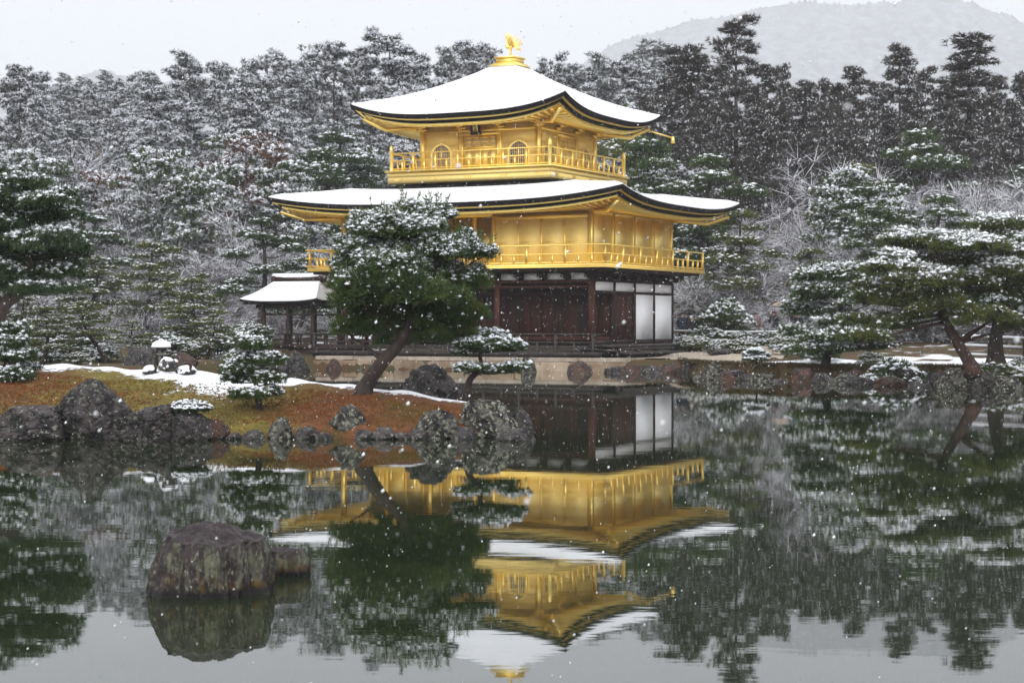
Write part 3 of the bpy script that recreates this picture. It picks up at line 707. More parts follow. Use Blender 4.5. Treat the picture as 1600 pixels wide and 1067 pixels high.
# ---- stone podium under the pavilion
rng = np.random.default_rng(5)
pod = thing('stone_podium', 'pale tan stone block podium below the pavilion deck', 'podium', (KX, KY, 0), TH)
a = Acc(); a.box(-12.0, 2.3, -1.85, 9.0, -0.6, 0.47); obj('core', a, 'podium_stone', pod)
def stone_block(x0, x1, y0, y1, z0, z1, j=0.02):
    n = 4; V = []
    bm = bmesh.new(); bmesh.ops.create_cube(bm, size=1)
    bmesh.ops.bevel(bm, geom=list(bm.edges), offset=0.06, segments=1, affect='EDGES')
    me = bpy.data.meshes.new('stone')
    for v in bm.verts:
        v.co = Vector(((x0+x1)/2+v.co.x*(x1-x0)+rng.normal(0, j*0.4), (y0+y1)/2+v.co.y*(y1-y0)+rng.normal(0, j*0.5), (z0+z1)/2+v.co.z*(z1-z0)+rng.normal(0, j*0.3)))
    bm.to_mesh(me); bm.free(); return me
x = -12.1
while x < 2.3:
    w = rng.uniform(0.45, 0.8) if x < -8.2 else rng.uniform(1.3, 2.6); w = min(w, 2.4-x)
    if w < 0.25: break
    obj('stone', stone_block(x+0.01, x+w-0.01, -2.05-rng.uniform(0, 0.07), -1.8, -0.45, 0.36+(rng.uniform(-0.1, 0.05) if x < -8.2 else 0)), 'podium_stone', pod); x += w
x = -12.1
while x < 2.5:
    w = min(rng.uniform(1.6, 2.8), 2.5-x)
    if w < 0.25: break
    obj('coping', stone_block(x+0.006, x+w-0.006, -1.98, -0.9, 0.37, 0.53, 0.008), 'coping_stone', pod); x += w
y = -0.9
while y < 8.6:
    w = rng.uniform(1.2, 2.2)
    obj('coping', stone_block(1.5, 2.5, y+0.01, y+w-0.01, 0.36, 0.525, 0.01), 'coping_stone', pod)
    obj('stone', stone_block(2.2, 2.42, y+0.01, y+w-0.01, -0.45, 0.35), 'podium_stone', pod); y += w

# ---- small fishing pavilion
FXC, FYC = -16.45, 3.4
fp = thing('fishing_pavilion', 'small open wooden pavilion with snowy hipped roof over the pond', 'pavilion', LW(FXC, FYC, 0), TH)
FR = dict(hx=2.1, hy=1.75, tx=1.25, ty=0.18, z=2.92, lift=0.12, top=3.80, f=1.35, c=(0, 0))
a = Acc(); roof_top(a, FR, 0, 1, 0); band(a, FR, 0, 0, 0.02, -0.10); band(a, FR, 0.02, -0.10, 2.0, -0.02); frf = obj('roof', a, 'bark_roof', fp)
a = Acc(); roof_top(a, FR, 0, 0.97, 0.09, 0.03, edge=1); band(a, FR, 0.03, 0.03, 0.03, -0.004); smooth(obj('snow', a, 'snow', frf).data)
a = Acc()
for k in range(3): a.box(-1.28+0.02*k, 1.28-0.02*k, -0.17+0.02*k, 0.17-0.02*k, 3.80+k*0.095, 3.885+k*0.095)
a.box(-1.40, -1.22, -0.19, 0.19, 3.80, 4.12); a.box(1.22, 1.40, -0.19, 0.19, 3.80, 4.12); rg = obj('ridge', a, 'dark_wood', frf)
a = Acc()
a.tube([(-1.40, 0, 4.11), (-0.7, 0, 4.09), (0, 0, 4.085), (0.7, 0, 4.09), (1.40, 0, 4.11)], [0.13, 0.15, 0.15, 0.15, 0.13], 8); smooth(obj('snow', a, 'snow', rg).data)
a = Acc()
for k in range(15):
    u = -2.0+k*4.0/14; a.box(u-0.03, u+0.03, -1.6, 1.6, 2.80, 2.86)
tag(obj('rafters', a, 'dark_wood', frf), kind='stuff')
for x in (-1.2, 0.15, 1.5):
    for y in (-1.1, 1.1): part_box('post', fp, (x-0.08, x+0.08, y-0.08, y+0.08, -0.3, 2.82), 'dark_wood')
for y in (-1.1, 1.1): part_box('beam', fp, (-1.6, 1.9, y-0.06, y+0.06, 2.62, 2.78), 'dark_wood'); part_box('tie_beam', fp, (-1.3, 1.7, y-0.04, y+0.04, 2.28, 2.36), 'dark_wood')
for x in (-1.2, 1.5): part_box('beam', fp, (x-0.05, x+0.05, -1.04, 1.04, 2.62, 2.775), 'dark_wood')
fdk = part_box('deck', fp, (-1.5, 4.6, -1.3, 1.3, 0.80, 0.98), 'dark_wood'); part_box('skirt', fdk, (-1.35, 4.4, -1.2, -1.1, 0.35, 0.80), 'dark_wood')
for y in (-1.22, 1.22):
    for z in (1.18, 1.43): part_box('rail', fdk, (-1.45, 4.5, y-0.03, y+0.03, z-0.03, z+0.03), 'dark_wood')
    for x in np.arange(-1.4, 4.5, 0.72): part_box('railing_post', fdk, (x-0.03, x+0.03, y-0.04, y+0.04, 0.98, 1.40), 'dark_wood')

# ------------------------------------------------------------------ rocks
def rock_mesh(name, sx, sy, sz, seed, sub=4, rough=0.22, cuts=5, flat=None):
    cuts += 2
    bm = bmesh.new(); bmesh.ops.create_icosphere(bm, subdivisions=sub, radius=1)
    r = np.random.default_rng(int(seed*17)+3)
    pl = []
    for _ in range(cuts):
        n = r.normal(size=3); n[2] = abs(n[2])*0.6; n /= np.linalg.norm(n); pl.append((Vector(n), r.uniform(0.55, 0.88)))
    for v in bm.verts:
        p = v.co.copy()
        q = p*(1+rough*1.5*fbm(p.x*1.2+seed, p.y*1.2, p.z*1.2, 3)+0.10*abs(fbm(p.x*3.2+seed, p.y*3.2, p.z*3.2, 3)))
        for n, d in pl:
            e = q.dot(n)-d
            if e > 0: q -= n*e*0.97
        q += p*(-0.07*max(0, 0.22-abs(fbm(p.x*2.6, p.y*2.6+seed, p.z*2.2, 2)))/0.22+0.05*abs(fbm(p.x*6, p.y*6+seed, p.z*4, 2))+0.035*fbm(p.x*13, p.y*13+seed, p.z*13, 2)+0.018*fbm(p.x*30, p.y*30, p.z*30+seed, 1))
        v.co = Vector((q.x*sx, q.y*sy, q.z*sz))
    lo = [min(v.co[i] for v in bm.verts) for i in range(3)]; hi = [max(v.co[i] for v in bm.verts) for i in range(3)]
    for v in bm.verts: v.co = Vector(((v.co.x-(lo[0]+hi[0])/2)/(hi[0]-lo[0])*2*sx, (v.co.y-(lo[1]+hi[1])/2)/(hi[1]-lo[1])*2*sy, (v.co.z-lo[2])/(hi[2]-lo[2])*2*sz))
    me = bpy.data.meshes.new(name); bm.to_mesh(me); bm.free(); return me
def rock(px, py_base, d, wpx, hpx, seed, label, mat='rock', depth=0.8, rz=0, name='rock', group=None, sub=4, sink=0.35, snow=False, cuts=5, tilt_=(0,0), rough=0.22):
    """rock resting with its visible foot at the photo pixel py_base"""
    c = P(px, py_base, d); w = wpx/FPX*d/2; h = hpx/FPX*d
    me = rock_mesh(name, w, w*depth, h*(1+sink)/2, seed, sub, rough, cuts)
    o = obj(name, me, mat, None, (c[0], c[1]+w*depth*0.75, c[2]-h*sink)); o.rotation_euler = (tilt_[0], tilt_[1], rz)
    tag(o, label, 'rock', group)
    if snow: snow_on(o, snow)
    return o
def snow_on(o, thr):
    """snow lying on the upward faces of a rock: a thin shell lifted off them"""
    me = o.data; bm = bmesh.new(); bm.from_mesh(me); zmax = max(v.co.z for v in bm.verts)
    rm = [f for f in bm.faces if f.normal.z < thr or fbm(f.calc_center_median().x*4, f.calc_center_median().y*4, 1.7, 2) < -0.12 or f.calc_center_median().z < zmax*0.2]
    bmesh.ops.delete(bm, geom=rm, context='FACES')
    for v in bm.verts: v.co += Vector((0, 0, 0.02))+v.normal*0.012
    for e in bm.edges:
        if e.is_boundary:
            for v in e.verts: v.co.z -= 0.0
    if len(bm.faces) < 3: bm.free(); return
    ext = bmesh.ops.extrude_face_region(bm, geom=list(bm.faces))
    for g in ext['geom']:
        if isinstance(g, bmesh.types.BMVert): g.co.z -= 0.03
    m2 = bpy.data.meshes.new('snow'); bm.to_mesh(m2); bm.free(); tag(obj('snow', smooth(m2), 'snow', o), kind='stuff')
# foreground pair
def _frock(t, b):
    N = t.nodes.new; K = t.links.new
    co = N('ShaderNodeTexCoord'); sx = N('ShaderNodeSeparateXYZ'); K(co.outputs['Object'], sx.inputs[0])
    def ns(s, st=(1, 1, 1), d=8, r=0.65):
        mp = N('ShaderNodeMapping'); mp.inputs['Scale'].default_value = st; K(co.outputs['Object'], mp.inputs[0])
        n = N('ShaderNodeTexNoise'); n.inputs['Scale'].default_value = s; n.inputs['Detail'].default_value = d; n.inputs['Roughness'].default_value = r; K(mp.outputs[0], n.inputs['Vector']); return n.outputs[0]
    def rp(v, lo, hi, a=0.0, z=1.0):
        q = N('ShaderNodeMapRange'); q.inputs['From Min'].default_value = lo; q.inputs['From Max'].default_value = hi; q.inputs['To Min'].default_value = a; q.inputs['To Max'].default_value = z; K(v, q.inputs['Value']); return q.outputs[0]
    def mu(a, c):
        q = N('ShaderNodeMath'); q.operation = 'MULTIPLY'; K(a, q.inputs[0]); K(c, q.inputs[1]); return q.outputs[0]
    def mix(f, a, c):
        q = N('ShaderNodeMix'); q.data_type = 'RGBA'; K(f, q.inputs[0])
        for i, v in ((6, a), (7, c)):
            if isinstance(v, tuple): q.inputs[i].default_value = (*v, 1)
            else: K(v, q.inputs[i])
        return q.outputs[2]
    base = mix(rp(ns(9), 0.35, 0.65), (0.050, 0.032, 0.034), (0.020, 0.014, 0.015))
    base = mix(rp(ns(38), 0.56, 0.68), base, (0.12, 0.085, 0.08))
    geo = N('ShaderNodeNewGeometry'); gs = N('ShaderNodeSeparateXYZ'); K(geo.outputs['Normal'], gs.inputs[0])
    side = rp(gs.outputs['Z'], 0.45, 0.2)
    lich = mu(side, rp(ns(16, (1, 1, 0.22)), 0.47, 0.60))
    base = mix(lich, base, (0.17, 0.18, 0.115))
    lich2 = mu(side, rp(ns(45, (1, 1, 0.5)), 0.56, 0.64)); base = mix(lich2, base, (0.28, 0.27, 0.21))
    low = rp(sx.outputs['Z'], 0.16, 0.06); base = mix(mu(low, rp(ns(7), 0.52, 0.6)), base, (0.13, 0.075, 0.012))
    wet = rp(sx.outputs['Z'], 0.07, 0.03); base = mix(wet, base, (0.014, 0.011, 0.010))
    K(base, b.inputs['Base Color']); b.inputs['Roughness'].default_value = 0.5
    bu = N('ShaderNodeBump'); bu.inputs['Strength'].default_value = 1.0; bu.inputs['Distance'].default_value = 0.09; K(ns(15, (1, 1, 0.6), 10, 0.7), bu.inputs['Height'])
    K(bu.outputs[0], b.inputs['Normal'])
attr_mat('lichen_rock', _frock)
def stump_rock(name, outline, prof, seed, loc, label, n=190, m=96):
    """outline(theta)->(base radius, top radius); prof: height fraction; vertical fluting on its flanks"""
    rows = []; hc = sum(outline(2*PI*q/40)[2] for q in range(40))/40
    for j in range(m+1):
        v = j/m; row = []
        for k in range(n):
            th = 2*PI*k/n; ct, st_ = math.cos(th), math.sin(th)
            rb, rt, h = outline(th)
            if v < 0.66:
                u = v/0.66; r = rb+(rt-rb)*u**1.0-0.02*float(sst(0.8, 1.0, u)); z = -0.12+(h+0.12)*(u**1.05)
                fl = 0.05*mnoise.noise(Vector((ct*6+seed, st_*6, u*0.9)))+0.030*mnoise.noise(Vector((ct*15, st_*15+seed, u*2.2)))
                r += fl*(0.5+0.7*math.sin(PI*min(1, u+0.1))); r += 0.03*fbm(ct*2+seed, st_*2, u*2, 3)
            else:
                u = (v-0.66)/0.34; r = (rt-0.02)*(1-u)**0.85; h = h*(1-u)+hc*u; z = h+prof(ct*r, st_*r)*(1-(1-u)**1.6)
                z += (0.05*abs(fbm(ct*r*5, st_*r*5, seed, 4))-0.03+0.02*fbm(ct*r*18, st_*r*18, seed, 3))*min(1, u*4)
            rr = r*(1+0.012*fbm(ct*30*r, st_*30*r, z*30, 2))
            row.append((rr*ct, rr*st_*0.85, z+0.006*fbm(ct*r*25, st_*r*25, z*25, 2)))
        rows.append(row)
    V = np.array(rows).reshape(-1, 3)
    Qs = [(j*n+k, j*n+(k+1) % n, (j+1)*n+(k+1) % n, (j+1)*n+k) for j in range(m) for k in range(n)]
    return tag(obj(name, smooth(mesh_np(name, V, [Qs])), 'lichen_rock', None, loc), label, 'rock')
def out1(th):
    c, s = math.cos(th), math.sin(th)
    rb = 0.395+0.085*max(0, -c)**2+0.02*math.sin(3*th+1)+0.018*math.cos(5*th)
    rt = 0.348+0.035*c+0.025*math.sin(5*th+2)+0.02*math.sin(3*th)-0.03*max(0, -c)**4
    return rb, rt, 0.385+0.035*max(0, -c)**3-0.035*max(0, -s)-0.02*max(0, c)+0.012*math.sin(7*th)
stump_rock('pond_rock', out1, lambda x, y: 0.065+0.04*math.cos((x-0.04)*7)+0.06*y, 2.2, (GX(312, 12.25), 12.55, 0), 'large stump shaped purple brown rock with grey lichen flanks in the pond')
def out2(th):
    c, s = math.cos(th), math.sin(th)
    return 0.17+0.04*abs(c)+0.015*math.sin(4*th), 0.165+0.04*abs(c)+0.015*math.sin(4*th), 0.185
stump_rock('pond_rock', out2, lambda x, y: 0.025, 5.2, (GX(428, 13.2), 13.4, 0), 'smaller blocky dark rock behind the stump shaped pond rock', 120, 70)
# island rocks
rock(146, 686, 29.5, 140, 94, 1.3, 'big rounded dark boulder at the island shore', depth=0.7, cuts=1, sub=6, rough=0.06)
rock(30, 690, 29.1, 130, 56, 2.1, 'low black boulder left of the big rounded boulder', depth=0.8, rough=0.12, cuts=2, sub=6)
rock(226, 690, 29.0, 140, 58, 3.7, 'flat topped rock leaning on the big rounded boulder', 'rock', depth=0.7, cuts=7, sub=6)
rock(290, 690, 29.0, 76, 46, 4.4, 'squat dark rock under the snowy creeping shrub', depth=0.8)
rock(337, 684, 29.5, 42, 30, 5.9, 'small reddish stone beside the snowy creeping shrub', 'rock_rust')
rock(437, 684, 29.6, 44, 34, 6.2, 'squarish grey stone near the little island pine', 'rock_pale', cuts=7)
rock(530, 676, 29.9, 60, 46, 7.4, 'angular tilted stone with pale top on the rusty moss', 'rock_pale', cuts=8, tilt_=(0, 0.45))
rock(680, 684, 29.6, 82, 44, 8.8, 'grey green mossy rock at the island edge', 'rock_pale', cuts=6, sub=5)
rock(762, 682, 29.9, 104, 58, 9.3, 'broad lichen covered boulder at the island tip', 'rock_pale', cuts=4, sub=5)
rock(812, 676, 30.4, 46, 42, 10.1, 'dark rounded stone behind the broad lichen boulder', 'rock', cuts=5)
rock(806, 694, 29.0, 64, 26, 11.6, 'low flat wet stone in water off the island tip', 'rock', cuts=6)
rock(682, 622, 33.6, 92, 54, 12.9, 'black triangular standing rock behind the island crest', 'rock', cuts=8, depth=0.6, tilt_=(0, -0.25))
for k, px in enumerate((365, 395, 480, 505, 570, 600, 630, 655, 725)):
    rock(px, 688, 29.45, 30+7*(k*37 % 3), 13+4*(k*13 % 3), 20.3+k*1.7, 'small dark edging stone along the island waterline', 'rock', sub=3, group='edging stones of the island')
for k, (px, py, w, h) in enumerate(((233, 583, 28, 10), (262, 576, 30, 16), (288, 584, 34, 11), (258, 590, 26, 8))):
    rock(px, py, 34.2, w, h, 40.1+k*2.3, 'small snow capped stone in the cluster on the island crest', 'rock', sub=3, snow=0.35, group='snowy stones on the island crest')
# rocks at the podium
rock(826, 588, 72.2, 26, 30, 51.0, 'upright grey standing stone in front of the podium', 'rock_pale', cuts=5)
rock(906, 590, 71.3, 44, 26, 52.7, 'reddish brown boulder in front of the podium', 'rock_rust', cuts=4)
rock(908, 596, 69.5, 24, 14, 53.9, 'small black round stone in the water by the reddish boulder', 'rock')
rock(520, 590, 77.5, 36, 30, 54.3, 'brown block stone at the podium corner near the fishing pavilion', 'rock_rust', cuts=6)
rock(560, 590, 76.5, 26, 16, 55.1, 'low stone in front of the podium near the leaning pine', 'rock_pale')
for k, (px, py, d, w, h) in enumerate(((385, 586, 69, 50, 34), (432, 584, 72, 46, 26), (462, 586, 74, 44, 38), (350, 582, 68, 46, 28))):
    rock(px, py, d, w, h, 60.5+k*1.9, 'dark mossy rock on the bank below the fishing pavilion', 'rock', group='rocks below the fishing pavilion', sub=4)
rock(214, 580, 62.5, 56, 42, 70.2, 'dark brown boulder beside the stone lantern', 'rock', cuts=4)
rock(290, 578, 62.6, 40, 28, 71.2, 'small dark rock right of the stone lantern', 'rock_rust', cuts=5)
# right bank stones
rb = [(1062, 600, 61, 24, 16), (1085, 598, 63, 20, 14), (1118, 599, 62, 44, 40), (1143, 600, 61.5, 30, 30), (1165, 601, 61, 34, 28), (1192, 601, 60.5, 36, 34), (1222, 602, 60, 40, 24),
      (1250, 603, 59, 46, 32), (1285, 604, 58.5, 44, 28), (1318, 606, 57.6, 50, 34), (1355, 607, 57, 52, 30), (1395, 608, 56, 54, 38), (1438, 610, 55, 58, 32), (1585, 616, 52, 70, 34), (1625, 616, 51, 70, 40)]
rb += [(1105, 588, 64, 30, 18), (1155, 586, 63.4, 26, 14), (1208, 588, 62.5, 30, 14), (1270, 590, 61, 34, 16), (1340, 592, 59.5, 40, 18), (1470, 596, 56.5, 40, 18), (1372, 600, 57.8, 30, 22), (1130, 606, 60.4, 22, 10), (1240, 609, 58.6, 26, 9)]
rb = [(px+(k*29 % 17)-8, py, d, w*(0.75+0.1*(k*7 % 6)), h*(0.45+0.085*(k*11 % 6))) for k, (px, py, d, w, h) in enumerate(rb)]
for k, (px, py, d, w, h) in enumerate(rb):
    mt = ('rock', 'rock_pale', 'rock', 'rock_rust')[k % 4 if k > 2 else 1]
    rock(px, py, d, w, h, 80.1+k*1.3, {'rock': 'dark wet stone in the row edging the right bank', 'rock_pale': 'pale lichen stone in the row edging the right bank', 'rock_rust': 'rusty brown stone in the row edging the right bank'}[mt], mt, sub=4, cuts=6,
         group={'rock': 'dark stones of the right bank', 'rock_pale': 'pale stones of the right bank', 'rock_rust': 'rusty stones of the right bank'}[mt])
rock(1497, 614, 53, 66, 40, 101.3, 'large rounded lichen boulder at the foot of the leaning right pine', 'rock_pale', cuts=3, sub=5)
rock(1545, 614, 52.6, 56, 34, 102.9, 'purple grey boulder right of the lichen boulder', 'rock', cuts=4, sub=5)
rock(1420, 592, 57.5, 44, 20, 103.9, 'black stone with snow on its rim above the right bank', 'rock', cuts=6, snow=0.6)
for k, (px, py, d, w, h) in enumerate(((962,592,71.3,40,20),(992,593,70.8,46,25),(1022,593,70.6,42,22),(1048,593,70.8,40,27),(1076,592,71.4,44,25),(1100,592,71.6,40,28))):
    rock(px, py, d, w, h, 120.7+k*1.9, 'low stone edging the water between podium and right bank', 'rock_rust' if k % 2 else 'rock', cuts=6, group='stones edging the inlet by the podium')
# flat step stone and gravel path
o = rock(1128, 553, 74, 42, 9, 110.4, 'long low black stone beside the gravel path', 'rock', cuts=6)
def sheet(name, pts, mat, label, lift=0.02, n=26):
    pts = [Vector((p[0], p[1])) for p in pts]
    bm = bmesh.new(); vs = [bm.verts.new((p.x, p.y, 0)) for p in pts]; f = bm.faces.new(vs)
    bmesh.ops.triangulate(bm, faces=[f])
    for _ in range(5): 
        es = [e for e in bm.edges if e.calc_length() > 0.7]
        if not es: break
        bmesh.ops.subdivide_edges(bm, edges=es, cuts=1); bmesh.ops.triangulate(bm, faces=list(bm.faces))
    for v in bm.verts: v.co.z = float(ground(v.co.x, v.co.y))+lift
    bmesh.ops.recalc_face_normals(bm, faces=list(bm.faces))
    if sum(f.normal.z for f in bm.faces) < 0: bmesh.ops.reverse_faces(bm, faces=list(bm.faces))
    me = bpy.data.meshes.new(name); bm.to_mesh(me); bm.free(); return tag(obj(name, smooth(me), mat), label, 'path', kind='structure')
sheet('gravel_path', [LW(2.4, -0.5)[:2], (6.3, 74.8), (7.3, 67.0), (8.6, 66.6), (10.2, 70.5), (11.5, 76), (12.2, 84), (11, 90), (8.5, 90), LW(2.4, 9)[:2]], 'gravel', 'tan gravel path beside the pavilion deck', 0.05)

# ------------------------------------------------------------------ vegetation tools
def unit(v): return v/np.maximum(np.linalg.norm(v, axis=-1, keepdims=True), 1e-9)
def tufts(acc, C, Dr, Ln, Wd, k, r, spread=0.6):
    n = len(C)
    if n == 0: return
    d = unit(Dr[:, None, :]+spread*r.normal(size=(n, k, 3))); sd = unit(np.cross(d, r.normal(size=(n, k, 3))))
    ln = Ln*r.uniform(0.65, 1.15, (n, k, 1)); c = C[:, None, :]+d*ln*0.05
    V = np.stack([c-sd*Wd/2, c+sd*Wd/2, c+d*ln], 2).reshape(-1, 3)
    acc.add(V, T=np.arange(len(V)).reshape(-1, 3))
def blobs(acc, C, R, r, flat=0.5, n=6, dirs=None, elong=1.0):
    m = len(C)
    if m == 0: return
    R = np.broadcast_to(np.asarray(R, float), (m,))
    th = np.linspace(0, 2*PI, n, endpoint=False)[None, :]+r.uniform(0, 6.28, (m, 1)); rr = R[:, None]*r.uniform(0.65, 1.3, (m, n))
    if elong != 1.0:
        rot = r.uniform(0, PI, (m, 1)); x0 = rr*np.cos(th)*elong; y0 = rr*np.sin(th)
        X = x0*np.cos(rot)-y0*np.sin(rot); Y = x0*np.sin(rot)+y0*np.cos(rot)
    else: X = rr*np.cos(th); Y = rr*np.sin(th)
    ring = np.stack([X, Y, R[:, None]*flat*r.uniform(-0.35, 0.35, (m, n))], 2)
    top = np.stack([R*r.uniform(-0.3, 0.3, m), R*r.uniform(-0.3, 0.3, m), R*flat*r.uniform(0.8, 1.3, m)], 1)[:, None, :]
    bot = np.stack([R*0, R*0, -R*flat*0.5], 1)[:, None, :]
    V = np.concatenate([ring, top, bot], 1)+C[:, None, :]
    k = np.arange(n); f = np.concatenate([np.stack([k, (k+1) % n, np.full(n, n)], 1), np.stack([(k+1) % n, k, np.full(n, n+1)], 1)])
    T = (f[None]+(np.arange(m)*(n+2))[:, None, None]).reshape(-1, 3)
    acc.add(V.reshape(-1, 3), T=T)
def pad_points(c, rad, n, r, low=-0.25, shell=0.55):
    d = unit(r.normal(size=(n*3, 3))); d = d[d[:, 2] > low][:n]
    u = r.uniform(shell, 1.0, (len(d), 1))
    rad = np.asarray(rad, float); return np.asarray(c)+d*rad*u, d
def curve_pts(pts, n=5):
    """Catmull-Rom through the points"""
    p = [np.asarray(q, float) for q in pts]; p = [2*p[0]-p[1]]+p+[2*p[-1]-p[-2]]; outp = []
    for i in range(1, len(p)-2):
        for k in range(n):
            t = k/n; outp.append(0.5*((2*p[i])+(-p[i-1]+p[i+1])*t+(2*p[i-1]-5*p[i]+4*p[i+1]-p[i+2])*t*t+(-p[i-1]+3*p[i]-3*p[i+1]+p[i+2])*t**3))
    outp.append(p[-2]); return outp
def tree_thing(name, label, cat, base, trunk, crown, snow, mats, group=None, cname='crown'):
    t = thing(name, label, cat, tuple(base), 0, group)
    if trunk.n: smooth(obj('trunk', trunk, mats[0], t).data)
    c = obj(cname, crown, mats[1], t)
    if snow.n: tag(obj('snow', snow, 'snow_tree', c), kind='stuff')
    return t

def photo_pine(name, label, d, trunk_px, r0, pads, L0, W0, k, per, snow_fn, mats, seed, limbs=True, group=None, sink=0.15, blob=0.05, dz=0.55, spread=0.6, shoots=0, jig=0.0):
    """pine laid out from the photograph's pads (px, py, rx, ry[, depth offset]) at depth d metres"""
    r = np.random.default_rng(seed); s = d/FPX
    base = P(*trunk_px[0][:2], d); tr = Acc(); cr = Acc(); sn = Acc()
    tp = curve_pts([P(q[0], q[1], d+(q[2] if len(q) > 2 else 0))-base for q in trunk_px], 5)
    n = len(tp); rad = [r0*(1-0.75*(i/(n-1))**0.8) for i in range(n)]; rad[0] *= 1.35; rad[1] *= 1.12
    tp[0] = tp[0]-np.array([0, 0, sink]); tr.tube(tp, rad, 10)
    A = np.array(tp)
    for q in pads:
        px, py, rx, ry = q[:4]; px += r.normal(0, jig); py += r.normal(0, jig); off = q[4] if len(q) > 4 else r.uniform(-dz, dz)*rx*s*2.0
        c = P(px, py, d+off)-base; R3 = np.array([rx*s, rx*s*0.9, ry*s])
        if limbs:
            dist = np.linalg.norm(A-(c-np.array([0, 0, 0.25*np.linalg.norm(c-A[n//2])])), axis=1); i = int(np.argmin(dist[n//4:]))+n//4
            a0 = A[i]; mid = (a0+c)/2+np.array([r.normal(0, 0.05), r.normal(0, 0.05), -0.04])
            e = c-np.array([0, 0, R3[2]*0.5]); tr.tube(curve_pts([a0, mid, e], 4), np.linspace(max(rad[i]*0.45, 0.012), 0.010, 9), 5)
            for _ in range(5):
                qd = c+np.array([r.uniform(-0.8, 0.8)*R3[0], r.uniform(-0.8, 0.8)*R3[1], -0.1*R3[2]]); tr.tube([e, (e+qd)/2+r.normal(0, 0.02, 3), qd], [0.012, 0.008, 0.004], 4)
        nn = int(per*rx*ry/600.0)+12
        C, Dn = pad_points(c, R3, nn, r, -0.45, 0.35)
        for _ in range(4):                                   # ragged lobes on the pad's outline
            dd = unit(r.normal(size=3)*np.array([1, 1, 0.6])+np.array([0, 0, 0.35])); q3 = R3*np.array([0.34, 0.34, 0.5])*r.uniform(0.7, 1.3)
            C1, D1 = pad_points(c+dd*R3*1.02, q3, max(8, int(nn*0.13)), r, -0.3, 0.2); C = np.concatenate([C, C1]); Dn = np.concatenate([Dn, D1])
        if shoots:
            m1 = r.choice(len(C), min(len(C), shoots)); m1 = m1[Dn[m1, 2] > 0.1]
            for j in (0.6, 1.1, 1.6, 2.0): tufts(cr, C[m1]+unit(Dn[m1]*0.5+np.array([0, 0, 0.8]))*L0*j, unit(Dn[m1]*0.5+np.array([0, 0, 0.8])), L0*0.75, W0, 7, r, 0.45)
        dirs = unit(0.75*Dn+np.array([0, 0, 0.55])+0.2*r.normal(size=Dn.shape)); tufts(cr, C, dirs, L0, W0, k, r, spread)
        pys = HOR-(C[:, 2]+base[2]-CAMZ)/(d)*FPX
        pr = snow_fn(800+(C[:, 0]+base[0])/d*FPX, pys, Dn)
        m = r.uniform(size=len(C)) < pr
        Cs = C[m]+dirs[m]*L0*0.45; blobs(sn, Cs, blob*r.uniform(0.5, 1.35, len(Cs)), r, 0.7, 5, elong=1.4); tufts(sn, C[m]+dirs[m]*L0*0.1, dirs[m], L0*0.95, W0*0.9, 3, r, spread)
    return tree_thing(name, label, 'tree', base, tr, cr, sn, mats, group)

# ---- leaning pine on the island (in front of the pavilion)
hp = [(625,345,70,26),(590,364,40,24),(666,364,36,22),(590,402,58,28),(655,398,56,30),(722,398,40,26),(748,405,26,18),(545,425,32,26),(608,440,66,32),(688,445,62,34),(738,445,32,26),
      (556,470,48,34),(636,488,72,36),(708,492,54,34),(545,508,36,24),(600,525,44,24),(672,528,46,22),(722,525,26,18),(540,385,26,20),(690,345,22,14),(530,450,22,20),(655,430,60,30),(600,490,60,34),(690,405,40,26,-0.5),
      (636,368,52,28,-0.5),(610,415,50,28,-0.7),(660,460,60,32,-0.8),(580,450,44,30,-0.6)]
def hs_(px, py, Dn): return np.clip((0.04+0.9*(1-sst(375, 460, py)))*(Dn[:, 2] > -0.15)*(0.55+0.45*Dn[:, 2]), 0.0, 1)
photo_pine('pine_tree', 'leaning dark green pine with snowy top growing on the mossy island', 32.3, [(566,613),(583,585),(603,560),(625,535),(645,490),(640,430),(622,360),(612,335)], 0.15,
           [(646+(q[0]-646)*0.95, q[1]-2, q[2]*0.95, q[3]*0.84, *q[4:]) for q in hp], 0.135, 0.0125, 9, 330, hs_, ('trunk_pine', 'needles'), 11, blob=0.034, shoots=16, jig=4)
# little pines
def s_all(k): return lambda px, py, Dn: np.clip(k*(0.25+0.75*Dn[:, 2])*(Dn[:, 2] > -0.2), 0, 1)
photo_pine('pine_tree', 'little tiered pine dusted with snow on the island left of the leaning pine', 31.0, [(406,645),(402,610),(394,575),(397,535)], 0.065,
           [(396,540,30,14),(378,562,30,13),(414,566,28,12),(372,592,28,12),(420,594,26,12),(388,618,30,11),(362,577,20,10),(425,615,18,9),(396,580,18,9)], 0.085, 0.009, 9, 480, s_all(0.62), ('trunk_pine', 'needles'), 12, blob=0.034)
photo_pine('pine_tree', 'small flat crowned bonsai pine beside the black triangular rock', 32.8, [(729,614),(735,592),(752,575),(750,552),(762,532)], 0.075,
           [(762,526,36,12),(742,540,30,12),(788,540,28,11),(765,545,44,10),(805,545,16,8),(725,550,18,8),(772,580,44,9),(802,574,24,8),(735,576,24,9)], 0.080, 0.009, 9, 620, s_all(0.7), ('trunk_pine', 'needles'), 13, blob=0.034)
